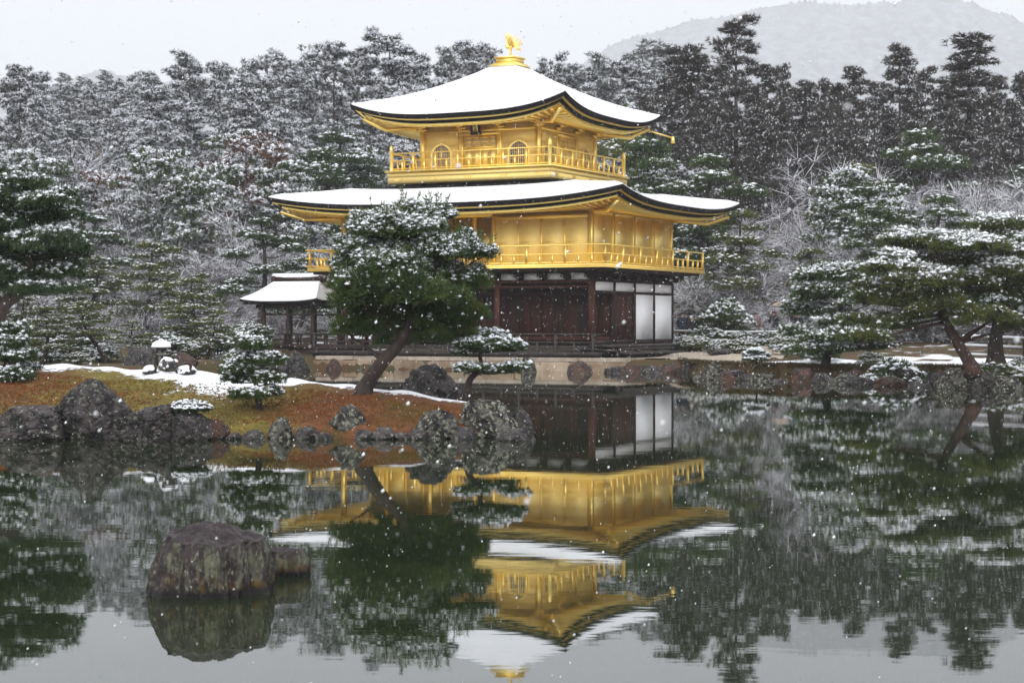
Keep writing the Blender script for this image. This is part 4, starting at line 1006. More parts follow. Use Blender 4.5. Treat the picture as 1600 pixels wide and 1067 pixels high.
# tall dark pine at the left edge
photo_pine('pine_tree', 'big dark pine with thick snowy pads over the left end of the island', 37.0, [(-28,612),(-12,540),(4,480),(35,452),(48,400),(40,330),(30,290)], 0.20,
           [(25,292,66,20),(70,322,60,20),(-20,320,50,24),(100,335,34,13),(30,350,58,24),(75,378,56,22),(5,392,52,24),(108,398,38,15),(50,418,50,22),(95,428,40,15),(-20,430,50,26),(20,445,40,18),(70,455,50,14),(125,392,18,9),(90,310,20,10),(-30,370,50,30)],
           0.15, 0.015, 9, 340, lambda px, py, Dn: np.clip(1.0*(Dn[:, 2]-0.2), 0, 1), ('trunk_pine', 'needles_dark'), 14, blob=0.044)
photo_pine('pine_tree', 'low snowy pine branch bush at the left water edge', 34.0, [(-6,620),(2,590),(10,560)], 0.07,
           [(8,540,34,14),(-10,560,40,14),(30,560,26,10),(12,590,34,12),(40,578,20,8),(-20,600,40,14),(20,520,30,12)], 0.11, 0.011, 9, 480, s_all(0.55), ('trunk_pine', 'needles_dark'), 15, blob=0.034)
# leaning pine of the right bank
rp_ = [(1400,402,30,14),(1512,376,36,15),(1448,432,34,15),(1352,462,28,12),(1530,432,36,16),(1455,372,80,13),(1560,362,60,14),(1420,392,64,13),(1520,392,80,14),(1590,392,40,16),(1400,418,62,13),(1480,422,74,14),(1560,425,60,16),(1380,446,60,13),(1450,450,70,14),(1530,455,70,16),(1595,458,40,16),(1400,474,64,12),(1475,480,70,13),(1550,488,60,14),
       (1365,500,46,9),(1400,515,52,10),(1350,525,44,9),(1590,500,40,12),(1435,506,30,8)]
photo_pine('pine_tree', 'broad tiered pine with leaning red trunk on the right bank', 53.0, [(1522,578),(1505,550),(1484,515),(1472,485),(1478,450),(1468,410),(1475,375)], 0.20,
           [(a_, b_, c_*0.8, d_*1.2) for a_, b_, c_, d_ in rp_], 0.20, 0.021, 8, 340, lambda px, py, Dn: np.clip((1.5*(1-sst(395, 470, py))+0.22)*(Dn[:, 2]-0.05), 0, 1), ('trunk_red', 'needles_olive'), 16, blob=0.060, jig=7)
photo_pine('pine_tree', 'round shouldered snowy pine between the path and the leaning right pine', 61.0, [(1290,572),(1296,545),(1318,510),(1312,470),(1320,430)], 0.16,
           [(1320,425,60,15),(1285,440,50,13),(1350,445,50,13),(1300,462,60,14),(1260,470,30,11),(1350,470,46,13),(1270,492,50,13),(1330,500,50,12),(1245,510,30,9),(1300,525,60,12),(1355,530,40,10),(1265,545,46,9),(1330,550,56,10)], 0.20, 0.022, 8, 480, s_all(0.72), ('trunk_pine', 'needles'), 17, blob=0.065, jig=5)
photo_pine('pine_tree', 'dark thick trunked pine behind the leaning right pine', 58.0, [(1556,572),(1556,530),(1560,490),(1558,440)], 0.31,
           [(1560,480,70,14),(1610,470,50,16),(1540,455,60,14),(1600,440,50,16),(1620,500,40,14),(1520,470,40,12),(1600,410,50,18),(1560,420,60,14)], 0.2, 0.02, 9, 420, s_all(0.45), ('trunk_pine', 'needles_dark'), 18, blob=0.07)
photo_pine('pine_tree', 'tiny snowy pine in front of the gravel path by the bank stones', 61.8, [(1182,570),(1182,558),(1181,548)], 0.03,
           [(1181,550,14,4),(1172,556,12,4),(1192,556,12,4),(1180,562,20,4)], 0.10, 0.012, 8, 3000, s_all(0.9), ('trunk_pine', 'needles_dark'), 19, blob=0.05)

# ------------------------------------------------------------------ generic trees (variants, then copies)
def conifer(seed, H=14.0, R=3.2, n=150, u0=0.12, pw=0.62, per=13, Ln=0.30, Wd=0.060, k=5, sn_per=12, sn_r=0.085, clump=0.60, flat=0.42, trunk_r=0.20, sp=0.75):
    r = np.random.default_rng(seed); tr = Acc(); cr = Acc(); sn = Acc()
    wob = r.normal(0, 0.12, 2)
    tp = [(wob[0]*math.sin(3*z/H), wob[1]*math.sin(2.3*z/H), z) for z in np.linspace(-0.6, H*0.97, 9)]; tr.tube(tp, np.linspace(trunk_r, 0.03, 9), 7)
    nl = max(14, n//6); m_ = n//nl
    for i in range(nl):                                       # limbs, each carrying a few clumps: an uneven outline with gaps
        u = u0+(0.97-u0)*((i+r.uniform())/nl)**0.9; prof = R*((1-u)/(1-u0))**pw*min(1, (u-u0)/0.10+0.55)
        th = i*2.4+r.normal(0, 0.5); ln = prof*r.uniform(0.6, 1.22); rise = r.uniform(-0.12, 0.28); dv = np.array([math.cos(th), math.sin(th), rise])
        b0 = np.array([0, 0, u*H-0.1*ln]); tip = b0+dv*ln
        tr.tube([b0, b0+dv*ln*0.5-np.array([0, 0, 0.06*ln]), tip], [0.06*(1.1-u), 0.04*(1.1-u), 0.012], 4)
        for q in range(m_):
            t = r.uniform(0.25, 1.05); cs = clump*r.uniform(0.55, 1.25)*(0.6+0.4*(1-u)**0.5); c = b0+dv*ln*t+r.normal(0, 1, 3)*np.array([0.16, 0.16, 0.10])*(0.8+0.6*ln)
            C, Dn = pad_points(c, (cs, cs, cs*flat), per, r, -0.6, 0.3)
            outw = np.array([math.cos(th), math.sin(th), 0.2]); dirs = unit(0.6*Dn+0.5*outw+np.array([0, 0, 0.12])); tufts(cr, C, dirs, Ln, Wd, k, r, sp)
            m = int(sn_per*r.uniform(0.3, 1.5)+0.5)
            if m:
                C2, D2 = pad_points(c, (cs, cs, cs*flat), m, r, -0.05, 0.75)
                blobs(sn, C2+np.array([0, 0, 0.04])+outw*0.05, sn_r*r.uniform(0.45, 1.3, len(C2)), r, 0.8, 3, elong=1.5)
                tufts(sn, C2, unit(0.6*D2+0.5*outw), Ln*0.9, Wd, 3, r, sp)
    return tr, cr, sn
def pad_pine(seed, H=6.0, npad=15, Rx=2.4, Ln=0.24, Wd=0.032, k=7, per=150, sn=0.55, sn_r=0.075):
    r = np.random.default_rng(seed); tr = Acc(); cr = Acc(); s2 = Acc()
    lean = r.normal(0, 0.5, 2); zs = np.linspace(0, H*0.93, 7)
    tp = [np.array([lean[0]*math.sin(2.2*z/H)+0.25*math.sin(5*z/H+seed), lean[1]*math.sin(2.0*z/H), z]) for z in zs]; tp[0] = tp[0]-np.array([0, 0, 0.5])
    tp = curve_pts(tp, 3); rad = np.linspace(0.19, 0.04, len(tp)); tr.tube(tp, rad, 8); A = np.array(tp)
    for i in range(npad):
        u = 0.30+0.68*(i+0.5)/npad; th = i*2.4+r.uniform(-0.5, 0.5); z = u*H
        reach = Rx*(1.1-u)**0.6*r.uniform(0.35, 1.0)*(1 if i < npad-2 else 0.25)
        j = int(np.argmin(abs(A[:, 2]-(z-0.15*reach)))); a0 = A[j]; c = a0+np.array([math.cos(th)*reach, math.sin(th)*reach, 0.15*reach+r.uniform(-0.1, 0.2)])
        pr = (0.55+0.75*(1.05-u))*r.uniform(0.7, 1.15)*Rx/2.4; R3 = (pr, pr*0.95, pr*r.uniform(0.24, 0.36))
        tr.tube(curve_pts([a0, (a0+c)/2+np.array([0, 0, -0.12]), c], 3), np.linspace(max(0.025, rad[j]*0.5), 0.015, 7), 5)
        C, Dn = pad_points(c, R3, int(per*pr*pr*1.4)+30, r, -0.35, 0.35); dirs = unit(0.7*Dn+np.array([0, 0, 0.5])); tufts(cr, C, dirs, Ln, Wd, k, r, 0.65)
        m = (r.uniform(size=len(C)) < sn*(0.3+0.7*Dn[:, 2])) & (Dn[:, 2] > -0.1); Cs = C[m]+dirs[m]*Ln*0.4; blobs(s2, Cs, sn_r*r.uniform(0.6, 1.4, len(Cs)), r, 0.55, 5, elong=1.5)
    return tr, cr, s2
def bare_tree(seed, H=7.0, depth=5, spread=0.55, twigs=5, droop=0.0):
    r = np.random.default_rng(seed); tr = Acc(); cr = Acc(); sn = Acc()
    tips = []
    def grow(p, d, ln, rd, lv):
        mid = p+d*ln*0.5+r.normal(0, 0.05*ln, 3); d2 = unit(d+r.normal(0, 0.16, 3)); e = mid+d2*ln*0.5
        tr.tube([p, mid, e], [rd, rd*0.85, rd*0.68], 6 if lv < 2 else 4, cap=False)
        if abs(d2[2]) < 0.93:
            o = np.array([0, 0, rd*0.8]); sn.tube([p+o, mid+o, e+o], [rd*0.5+0.003, rd*0.5+0.005, rd*0.4+0.003], 4)
        if lv == depth: tips.append((e, d2)); return
        nb = 3 if lv < 2 else (3 if r.uniform() < 0.55 else 2)
        for i in range(nb):
            nd = unit(d2*0.75+spread*r.normal(size=3)+np.array([0, 0, 0.12-droop*lv])); grow(e if i else mid, nd, ln*r.uniform(0.62, 0.84), rd*0.60, lv+1)
        if lv > 1: tips.append((mid, d2))
    grow(np.array([0, 0, -0.3]), np.array([0.05, 0, 1.0]), H*0.30, 0.085*H/7, 0)
    C = np.array([t[0] for t in tips]); Dn = np.array([t[1] for t in tips])
    tufts(cr, C, Dn, 0.85, 0.016, twigs+5, r, 0.65)
    tufts(sn, C+np.array([0, 0, 0.03]), unit(Dn+np.array([0, 0, 0.1])), 0.75, 0.017, twigs+5, r, 0.65)
    return tr, cr, sn
def bush(seed, R=0.85, Hh=0.9, n=900, Ln=0.15, Wd=0.022, k=7, sn=0.6, sn_r=0.055, lobes=9):
    r = np.random.default_rng(seed); tr = Acc(); cr = Acc(); s2 = Acc()
    for i in range(lobes):
        th = 2.4*i; c = np.array([math.cos(th)*R*0.45*(i > 0), math.sin(th)*R*0.45*(i > 0), Hh*(0.78 if i == 0 else r.uniform(0.22, 0.7))])*np.array([1, 1, 1]); R3 = (R*r.uniform(0.35, 0.6), R*r.uniform(0.35, 0.6), Hh*r.uniform(0.16, 0.26))
        tr.tube([(0, 0, -0.1), tuple(c*0.5), tuple(c)], [0.03, 0.02, 0.01], 4)
        C, Dn = pad_points(c, R3, n//lobes, r, -0.5, 0.4); dirs = unit(0.8*Dn+np.array([0, 0, 0.4])); tufts(cr, C, dirs, Ln, Wd, k, r, 0.6)
        m = (r.uniform(size=len(C)) < sn) & (Dn[:, 2] > 0.05); Cs = C[m]+dirs[m]*Ln*0.4; blobs(s2, Cs, sn_r*r.uniform(0.6, 1.4, len(Cs)), r, 0.55, 5, elong=1.4)
    return tr, cr, s2
PROTO = {}
def proto(key, tcs, mats, H):
    tr, cr, sn = tcs
    ms = [smooth(tr.mesh('trunk')), cr.mesh('crown'), sn.mesh('snow') if sn.n else None]
    ms[0].materials.append(M[mats[0]]); ms[1].materials.append(M[mats[1]])
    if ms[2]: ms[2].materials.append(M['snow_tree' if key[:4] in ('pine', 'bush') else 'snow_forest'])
    PROTO[key] = (ms, H)
def plant(key, name, label, loc, H, group, rz=None, wide=1.0, cat='tree', r=random.Random(4)):
    ms, h0 = PROTO[key]; s = H/h0
    t = thing(name, label, cat, tuple(loc), r.uniform(0, 6.28) if rz is None else rz, group); t.scale = (s*wide, s*wide, s)
    obj('trunk', ms[0], None, t); c = obj('crown', ms[1], None, t)
    if ms[2]: tag(obj('snow', ms[2], None, c), kind='stuff')
    return t
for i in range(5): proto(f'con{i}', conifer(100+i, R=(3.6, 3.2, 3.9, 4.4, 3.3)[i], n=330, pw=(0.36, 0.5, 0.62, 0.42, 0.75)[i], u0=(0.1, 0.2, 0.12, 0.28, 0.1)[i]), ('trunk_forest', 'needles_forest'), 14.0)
for i in range(3): proto(f'lit{i}', conifer(120+i, R=3.6, n=300, pw=0.5, u0=0.15, sn_per=17, sn_r=0.09), ('trunk_forest', 'needles_forest'), 14.0)  # same needles as the other conifers, with more snow on the clumps
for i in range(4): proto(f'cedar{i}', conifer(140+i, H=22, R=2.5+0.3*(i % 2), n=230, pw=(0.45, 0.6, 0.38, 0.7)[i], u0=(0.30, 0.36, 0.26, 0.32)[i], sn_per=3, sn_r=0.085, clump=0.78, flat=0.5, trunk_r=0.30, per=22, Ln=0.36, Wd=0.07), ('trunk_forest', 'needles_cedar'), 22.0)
for i in range(5): proto(f'pine{i}', pad_pine(160+i, npad=13+i, sn=(0.55, 0.34, 0.6, 0.5, 0.38)[i]), ('trunk_pine', ('needles', 'needles_olive', 'needles_dark')[i % 3]), 6.0)
for i in range(4): proto(f'bare{i}', bare_tree(180+i, spread=0.5+0.06*i), ('twig', 'twig'), 7.0)
proto('brown0', conifer(190, H=8, R=3.0, n=90, pw=0.4, u0=0.2, sn_per=8, per=14, Ln=0.25, Wd=0.06), ('trunk_forest', 'leaf_brown'), 8.0)
for i in range(3): proto(f'broad{i}', conifer(200+i, H=9, R=3.4, n=240, pw=0.42, u0=0.12, sn_per=9, sn_r=0.095, per=14, Ln=0.24, Wd=0.06, clump=0.6), ('trunk_forest', 'needles'), 9.0)
for i in range(3): proto(f'bush{i}', bush(220+i), ('trunk_pine', ('needles_dark', 'needles', 'needles_olive')[i]), 1.0)

def put(key, px, ytop, d, name, label, group, wide=1.0, sink=0.1, cat='tree'):
    x = GX(px, d); z0 = float(ground(x, d))-sink; H = CAMZ+(HOR-ytop)/FPX*d-z0
    return plant(key, name, label, (x, d, z0), max(H, 0.3), group, wide=wide, cat=cat)
# skyline trees read from the photograph: (px, top py, depth)
LC = 'round crowned snowy conifer on the left hillside'; LCG = 'snowy conifers of the left hillside'
sky_left = [(-20,118,150),(30,98,150),(62,108,158),(105,128,170),(140,122,165),(190,118,165),(228,108,160),(290,76,150),(345,92,160),(385,98,165),(416,76,146),(450,92,158),(482,84,165),(518,62,150),(562,76,160),(610,50,150),(655,80,158),(700,70,155),(742,60,160),(772,84,165),(860,84,160),(898,96,165),(938,78,158),(975,92,162),(1005,88,170)]
SHAPE = ('dome crowned', 'slender', 'broad layered', 'wide spreading', 'pointed')
def con_label(i, px, sky):
    where = 'standing against the sky' if sky else 'on the middle slope'
    side = 'left of the upper roof' if px < 560 else 'behind the upper roof'
    return f'{SHAPE[i]} snowy conifer {where} {side}', f'{SHAPE[i]} conifers {where} {side}'
for i, (px, yt, d) in enumerate(sky_left): put(f'con{i % 5}', px, yt, d, 'conifer_tree', *con_label(i % 5, px, True), wide=0.85+0.1*(i % 4))
r_ = random.Random(21)
for row, (d0, y0, y1, n) in enumerate(((138, 130, 190, 17), (128, 175, 245, 18), (118, 220, 290, 18), (110, 265, 335, 17))):
    for i in range(n):
        px = -40+(i+r_.uniform(0.1, 0.9))*(1120/n); d = d0+r_.uniform(-5, 5)
        if 640 < px < 900 and row > 0: continue              # hidden behind the pavilion
        if 500 < px < 640 and row > 2: continue
        q = r_.random(); key = f'con{r_.randrange(5)}' if q < 0.5 else (f'lit{r_.randrange(3)}' if q < 0.85 else f'broad{r_.randrange(3)}')
        lb = {'c': con_label(int(key[-1]), px, False) if key[0] == 'c' else None, 'l': ('snow laden pale conifer on the lower hillside', 'snow laden conifers'), 'b': (f'dense dark evergreen with snowy clumps {"left of the fishing pavilion" if px < 300 else "close behind the pavilion"}', f'broad evergreens {"left" if px < 300 else "behind"}')}[key[0]]
        put(key, px, r_.uniform(y0, y1), d, {'c': 'conifer_tree', 'l': 'conifer_tree', 'b': 'evergreen_tree'}[key[0]], lb[0], lb[1], wide=r_.uniform(0.85, 1.25))
for px, yt, d in ((385, 222, 112), (425, 215, 114), (150, 270, 110)): put('brown0', px, yt, d, 'maple_tree', 'rusty brown leafed tree dusted with snow on the hillside', 'brown leafed trees', wide=1.1)
# right-hand cedars
CL = 'tall dark cedar with bare trunk on the right hillside'; CG = 'cedars of the right hillside'
sky_right = [(1066,60,128),(1092,72,136),(1152,16,128),(1196,92,140),(1222,90,132),(1262,118,140),(1290,116,138),(1334,94,134),(1370,118,142),(1406,60,134),(1446,98,140),(1516,40,130),(1556,108,140),(1598,104,136),(1632,90,134),(1480,112,142),(1120,98,144),(1240,128,146),(1040,110,146),(1310,122,128),(1180,128,126)]
CSH = ('rounded', 'slim', 'bushy', 'tapering')
OWN = {1152: 'tallest cedar, its ragged top reaching above the hazy hill', 1516: 'broad conical cedar, widest of the right hillside', 1406: 'tall cedar with pointed top beside the broad conical cedar', 1066: 'dark cedar rising close behind the upper roof corner', 1222: 'slim cedar with a round tuft of a top beside the tallest cedar'}
for i, (px, yt, d) in enumerate(sky_right):
    put(f'cedar{i % 4}', px, yt, d, 'cedar_tree', OWN.get(px, f'{CSH[i % 4]} dark cedar with bare trunk against the hazy hill'), f'{CSH[i % 4]} cedars against the hazy hill', wide=(0.95, 1.05, 0.85, 1.15)[i % 4]*{1516: 1.5, 1222: 0.6, 1152: 1.35, 1066: 1.3}.get(px, 1.0))
for i in range(12):
    px = 1020+i*52+r_.uniform(-12, 12); put(f'cedar{i % 4}', px, r_.uniform(128, 175), 122+r_.uniform(-3, 4), 'cedar_tree', f'{CSH[i % 4]} lower cedar in front of the tall cedars', f'{CSH[i % 4]} lower cedars', wide=0.9)
for i, (px, yt, d) in enumerate(((1680,100,128),(1720,70,124),(1760,110,120),(1800,80,126),(1850,90,118),(1900,60,122),(1950,100,114),(2010,80,118),(2080,90,108),(2150,70,112),(2240,90,104),(1700,200,108),(1790,190,104),(1880,170,100),(2000,160,98))):
    put(f'cedar{i % 4}', px, yt, d, 'cedar_tree', f'{CSH[i % 4]} cedar of the wood continuing beyond the leaning right pine', f'{CSH[i % 4]} cedars beyond the leaning right pine', wide=1.1)
for i, (px, yt, d) in enumerate(((-80,110,150),(-140,90,146),(-210,120,150),(-60,210,122),(-130,230,118),(-200,200,124))):
    put(f'con{i % 5}', px, yt, d, 'conifer_tree', f'{SHAPE[i % 5]} conifer of the wood continuing beyond the left pine', f'{SHAPE[i % 5]} conifers beyond the left pine')
for px, yt, d in ((1020, 56, 240), (1003, 72, 250), (1050, 66, 260), (985, 82, 255), (130, 118, 230), (165, 108, 240), (100, 112, 235)): put('con2', px, yt, d, 'conifer_tree', 'faint misty conifer rising behind the hillside forest', 'misty conifers far back', wide=1.3)
# pines behind and beside the pavilion
PL = 'tiered snowy garden pine below the forest'; PG = 'garden pines below the forest'
garden = [('pine1',165,470,66,1.5),('pine4',292,435,76,1.3),('pine1',318,425,93,1.2),('pine2',408,335,92,1.0),('pine4',60,480,64,1.5),('pine1',110,400,86,1.2),('pine1',225,500,68,1.6),('pine2',160,330,98,1.1),('pine1',20,455,80,1.3),('pine0',460,400,100,1.0),
          ('pine1',322,490,70,1.1),('pine4',250,380,92,1.1),('pine2',545,200,118,1.0),('pine0',490,225,116,1.0),('pine3',1036,218,108,1.0),('pine0',1128,235,104,1.0),('pine4',1140,330,99,1.0),('pine2',1080,330,104,1.0),
          ('pine1',1290,255,110,1.0),('pine2',1345,285,100,1.1),('pine0',1425,195,118,1.0),('pine3',1560,350,75,1.2),('pine4',1255,390,98,1.0),('pine3',1390,320,92,1.1),('pine0',1490,300,96,1.1),('pine1',1075,420,102,1.0),('pine2',1600,250,110,1.1),('pine4',985,215,112,0.9)]
for key, px, yt, d, wd in garden:
    lb = {'needles': (PL, PG), 'needles_olive': ('yellowish green tiered garden pine with light snow', 'yellowish garden pines'), 'needles_dark': ('dark green tiered pine heavy with snow', 'dark garden pines')}[PROTO[key][0][1].materials[0].name]
    wh = ('by the left bank' if d < 82 else 'on the left slope') if px < 480 else ('right behind the pavilion roofs' if px < 1050 else ('behind the visitors' if px < 1270 else 'behind the leaning right pine'))
    put(key, px, yt, d, 'pine_tree', f'{lb[0]} {wh}', f'{lb[1]} {wh}', wide=wd)
for i, (px, yt, d) in enumerate(((1190,290,102),(1235,320,99),(1165,365,100),(1275,330,99),(1320,380,92),(1205,395,98),(1400,250,108),(1470,240,112),(1530,205,114),(1580,215,112),(1550,260,106),(1500,270,108),(1445,290,102),(1590,290,100),(1360,240,112),(1235,250,112),(1270,440,97),
                                 (225,300,108),(280,345,104),(350,310,106),(440,330,106),(180,370,96),(90,300,104),(310,400,92),(1175,430,97),(1192,452,90.5),(485,345,104),(400,280,112),(200,235,120),(270,290,114),(120,255,116),(340,215,124),(30,300,108),(450,240,120),(300,255,118),(70,350,96),(230,400,90),(375,365,98),(515,260,118),(160,200,128),(1120,300,112),(1060,290,112),(1330,215,122),(1410,215,122),(1570,160,128),(1500,190,126),(1540,235,110),(1480,215,116),(1600,200,118),(1430,245,114),(1520,300,98),(1575,320,94),(1380,225,118),(1260,285,108),(1305,300,104),(1210,260,112),(1165,300,106),(1620,260,104),(1350,330,96),(1230,360,100))):
    wh = 'on the left hillside' if px < 540 else ('behind the visitors at the snowy fence' if px < 1290 and yt > 280 else 'below the cedars')
    if d < 91: wh = 'with slender stem right behind the snowy fence'
    ts = ('upright', 'spreading', 'wide crowned', 'loose crowned')[i % 4]
    put(f'bare{i % 4}', px, yt, d, 'bare_tree', f'{ts} leafless tree with snow lined twigs {wh}', f'{ts} leafless trees {wh}', wide=1.0+0.15*(i % 4))
for i, (px, yt, d) in enumerate(((1310,262,104),(1385,290,98),(60,240,104),(330,255,106),(250,230,108),(440,255,110))): put(f'broad{i % 3}', px, yt, d, 'evergreen_tree', 'dense dark evergreen with snowy clumps on the hillside', 'broad evergreens of the hillside')
# shrubs under snow
BL = 'clipped low shrub under a cap of snow'; BG = 'low shrubs under snow'
for i, (px, yt, d, wd) in enumerate(((1062,522,84,1.5),(1100,508,86,1.6),(1090,522,80,1.4),(1120,530,78,1.3),(1160,516,86,1.4),(1150,528,78,1.6),(1170,530,80,1.5),(1200,516,87,1.4),(1225,522,84,1.5),(1245,514,86,1.4),(1230,534,72,1.8),(1255,538,68,1.8),(1285,536,66,1.6),(1136,462,92,0.9),(1360,548,64,1.4),
                                    (20,545,64,1.8),(70,540,66,1.6),(120,548,64,1.7),(160,535,68,1.5),(260,520,70,1.6),(305,530,70,1.4),(340,520,72,1.6),(385,500,84,1.4),(1570,560,56,1.6),(1600,556,57,1.6),(1400,556,58,1.2),(15,500,72,1.6),(100,515,72,1.6),(300,500,78,1.5))):
    wh = 'on the left bank beyond the island' if px < 450 else ('by the snowy fence and gravel path' if px < 1300 else 'at the foot of the right pines')
    tn = ('dark', 'green', 'olive')[i % 3]; put(f'bush{i % 3}', px, yt, d, 'shrub', f'{tn} low shrub under a cap of snow {wh}', f'{tn} shrubs {wh}', wide=wd*0.8, sink=0.05, cat='shrub')
# creeping shrub on the island shore
base = P(296, 655, 29.5); tr, cr, s2 = bush(300, 0.46, 0.30, 700, 0.07, 0.009, 8, 0.9, 0.032, 7)
tree_thing('creeping_shrub', 'low creeping shrub thick with snow on the squat dark rock', 'shrub', base, tr, cr, s2, ('trunk_pine', 'needles_dark'))

# ------------------------------------------------------------------ lantern, fences, people
lx, ly = GX(252, 63.4), 63.4; lz = float(ground(lx, ly))-0.05
ln = thing('stone_lantern', 'squat stone lantern with a snow cap behind the island', 'lantern', (lx, ly, lz)); ln.scale = (0.74, 0.74, 0.74)
for k in range(3):
    a = Acc(); th = 2*PI*k/3+0.4; a.tube([(0.16*math.cos(th), 0.16*math.sin(th), 0.50), (0.30*math.cos(th), 0.30*math.sin(th), 0.36), (0.32*math.cos(th), 0.32*math.sin(th), 0.0)], [0.07, 0.07, 0.06], 6); obj('leg', a, 'lantern_stone', ln)
a = Acc(); a.lathe([(0.0,0.50),(0.30,0.50),(0.33,0.56),(0.30,0.62),(0.0,0.62)], n=6); obj('platform', a, 'lantern_stone', ln)
a = Acc(); a.lathe([(0.19,0.62),(0.20,0.64),(0.20,0.82),(0.19,0.84)], n=6); fb = obj('fire_box', a, 'lantern_stone', ln)
for k in range(3):
    th = PI/6+k*2*PI/3-PI/2; part_box('light_window', fb, (0.175*math.cos(th)-0.05, 0.175*math.cos(th)+0.05, 0.175*math.sin(th)-0.05, 0.175*math.sin(th)+0.05, 0.67, 0.79), 'bark_roof')
a = Acc(); a.lathe([(0.0,0.82),(0.42,0.84),(0.46,0.88),(0.36,0.98),(0.20,1.07),(0.07,1.11),(0.07,1.15),(0.09,1.19),(0.0,1.25)], n=16); cp = obj('cap', a, 'lantern_stone', ln)
a = Acc(); a.lathe([(0.46,0.90),(0.45,0.98),(0.38,1.10),(0.24,1.18),(0.13,1.21),(0.10,1.26),(0.0,1.29)], n=16); smooth(obj('snow', a, 'snow', cp).data)

def rail_fence(label, pts, hz, mat='bamboo', snow=True, rails=(0.35, 0.7), group=None, step=2.0):
    b = Vector((*pts[0], float(ground(*pts[0])))); f = thing('rail_fence', label, 'fence', b, 0, group)
    for (x0, y0), (x1, y1) in zip(pts[:-1], pts[1:]):
        n = max(1, int(math.hypot(x1-x0, y1-y0)/step))
        for k in range(n+1):
            x = x0+(x1-x0)*k/n; y = y0+(y1-y0)*k/n; z = float(ground(x, y)); a = Acc(); a.tube([(x-b.x, y-b.y, z-b.z-0.2), (x-b.x, y-b.y, z-b.z+hz)], 0.05, 6); obj('post', a, mat, f)
        for h in rails:
            p0 = Vector((x0, y0, float(ground(x0, y0))+h*hz/0.7))-b; p1 = Vector((x1, y1, float(ground(x1, y1))+h*hz/0.7))-b
            a = Acc(); a.tube([p0, (p0+p1)/2, p1], 0.04, 6); rl = obj('rail', a, mat, f)
            if snow:
                o = Vector((0, 0, 0.055)); a = Acc(); a.tube([p0+o, (p0+p1)/2+o, p1+o], 0.045, 6); obj('snow', a, 'snow', rl)
    return f
rail_fence('bamboo rail fence topped with snow in front of the visitors', [(GX(1052, 89), 89), (GX(1160, 89), 89), (GX(1255, 88), 88)], 0.78)
rail_fence('weathered rail fence beside the thick trunked pine', [(GX(1505, 63), 63), (GX(1545, 62), 62), (GX(1600, 60.5), 60.5), (GX(1660, 60), 60)], 0.85, rails=(0.2, 0.45, 0.7), step=1.1)

def person(px, d, h, label, coat, legs, hat=None, facing=0.0, pose='stand', bag=None):
    x = GX(px, d); z = float(ground(x, d)); s = h/1.7
    p = thing('person', label, 'person', (x, d, z-0.01), facing)
    arm = {'stand': ((0.23, 0.03, 1.12), (0.22, -0.08, 0.90), (0.21, -0.10, 0.82)), 'camera': ((0.25, -0.10, 1.20), (0.10, -0.28, 1.45), (0.07, -0.27, 1.52)), 'fold': ((0.24, -0.02, 1.12), (0.10, -0.22, 1.10), (0.03, -0.24, 1.12))}[pose]
    J = [(0,0,0.92),(0,0,1.15),(0,0,1.38),(0,0.0,1.47),(0,-0.01,1.54),(0,-0.015,1.66)]
    E = [(0,1),(1,2),(2,3),(3,4),(4,5)]; R = [0.15,(0.16,0.12),(0.15,0.11),0.06,(0.085,0.095),(0.07,0.08)]
    for sx in (-1, 1):
        i = len(J); J += [(sx*0.18,0,1.40)]+[(sx*a_[0], a_[1], a_[2]) for a_ in arm]; E += [(2,i),(i,i+1),(i+1,i+2),(i+2,i+3)]; R += [0.07,0.05,0.038,0.04]
        i = len(J); J += [(sx*0.09,0,0.82),(sx*0.10,-0.01,0.48),(sx*0.10,0.02,0.08),(sx*0.10,-0.12,0.04)]; E += [(0,i),(i,i+1),(i+1,i+2),(i+2,i+3)]; R += [0.10,0.065,0.045,0.04]
    J = [tuple(c*s for c in j) for j in J]; R = [tuple(q*s for q in r) if isinstance(r, tuple) else r*s for r in R]
    me = skin_mesh('body', J, E, R, 1); me.materials.append(M['skin']); obj('body', me, None, p)
    # clothing shells grow a little outside the body
    def shell(name, keep, grow, mat):
        bm = bmesh.new(); bm.from_mesh(me); bm.normal_update()
        bmesh.ops.delete(bm, geom=[f for f in bm.faces if not keep(f.calc_center_median()/s)], context='FACES')
        for v in bm.verts: v.co += v.normal*grow
        m2 = bpy.data.meshes.new(name); bm.to_mesh(m2); bm.free(); m2.materials.clear(); obj(name, smooth(m2), mat, p)
    shell('coat', lambda c: 0.78 < c.z < 1.50 and not (abs(c.x) < 0.12 and c.z > 1.46) and not (c.y < -0.20 and c.z > 1.46), 0.035, coat)
    shell('trousers', lambda c: 0.10 < c.z < 0.97, 0.018, legs); shell('shoes', lambda c: c.z <= 0.12, 0.015, 'cloth_black')
    a = Acc(); hc = (0, 0.0, 1.64*s); prof = [(0.0, 0.115), (0.05, 0.105), (0.09, 0.065), (0.105, 0.01), (0.10, -0.03)]
    a.lathe([(q*s, z_*s) for q, z_ in prof[::-1]], (0, 0.018*s, 1.635*s), 12); smooth(obj('hat' if hat else 'hair', a, hat or 'hair', p).data)
    if bag: part_box('bag', p, (-0.14, 0.14, 0.14, 0.30, 1.0*s, 1.4*s), bag)
    return p
person(1066, 93, 1.70, 'dark haired visitor in navy coat standing nearest the white wall panels', 'cloth_navy', 'cloth_black', facing=0.3)
person(1093, 93.5, 1.72, 'visitor in black coat raising a camera behind the snowy fence', 'cloth_black', 'cloth_navy', hat='cloth_black', pose='camera')
person(1081, 94.5, 1.60, 'visitor with white knit hat and beige bag behind the fence', 'cloth_black', 'cloth_grey', hat='cloth_white', facing=0.6, pose='fold', bag='umbrella_beige')
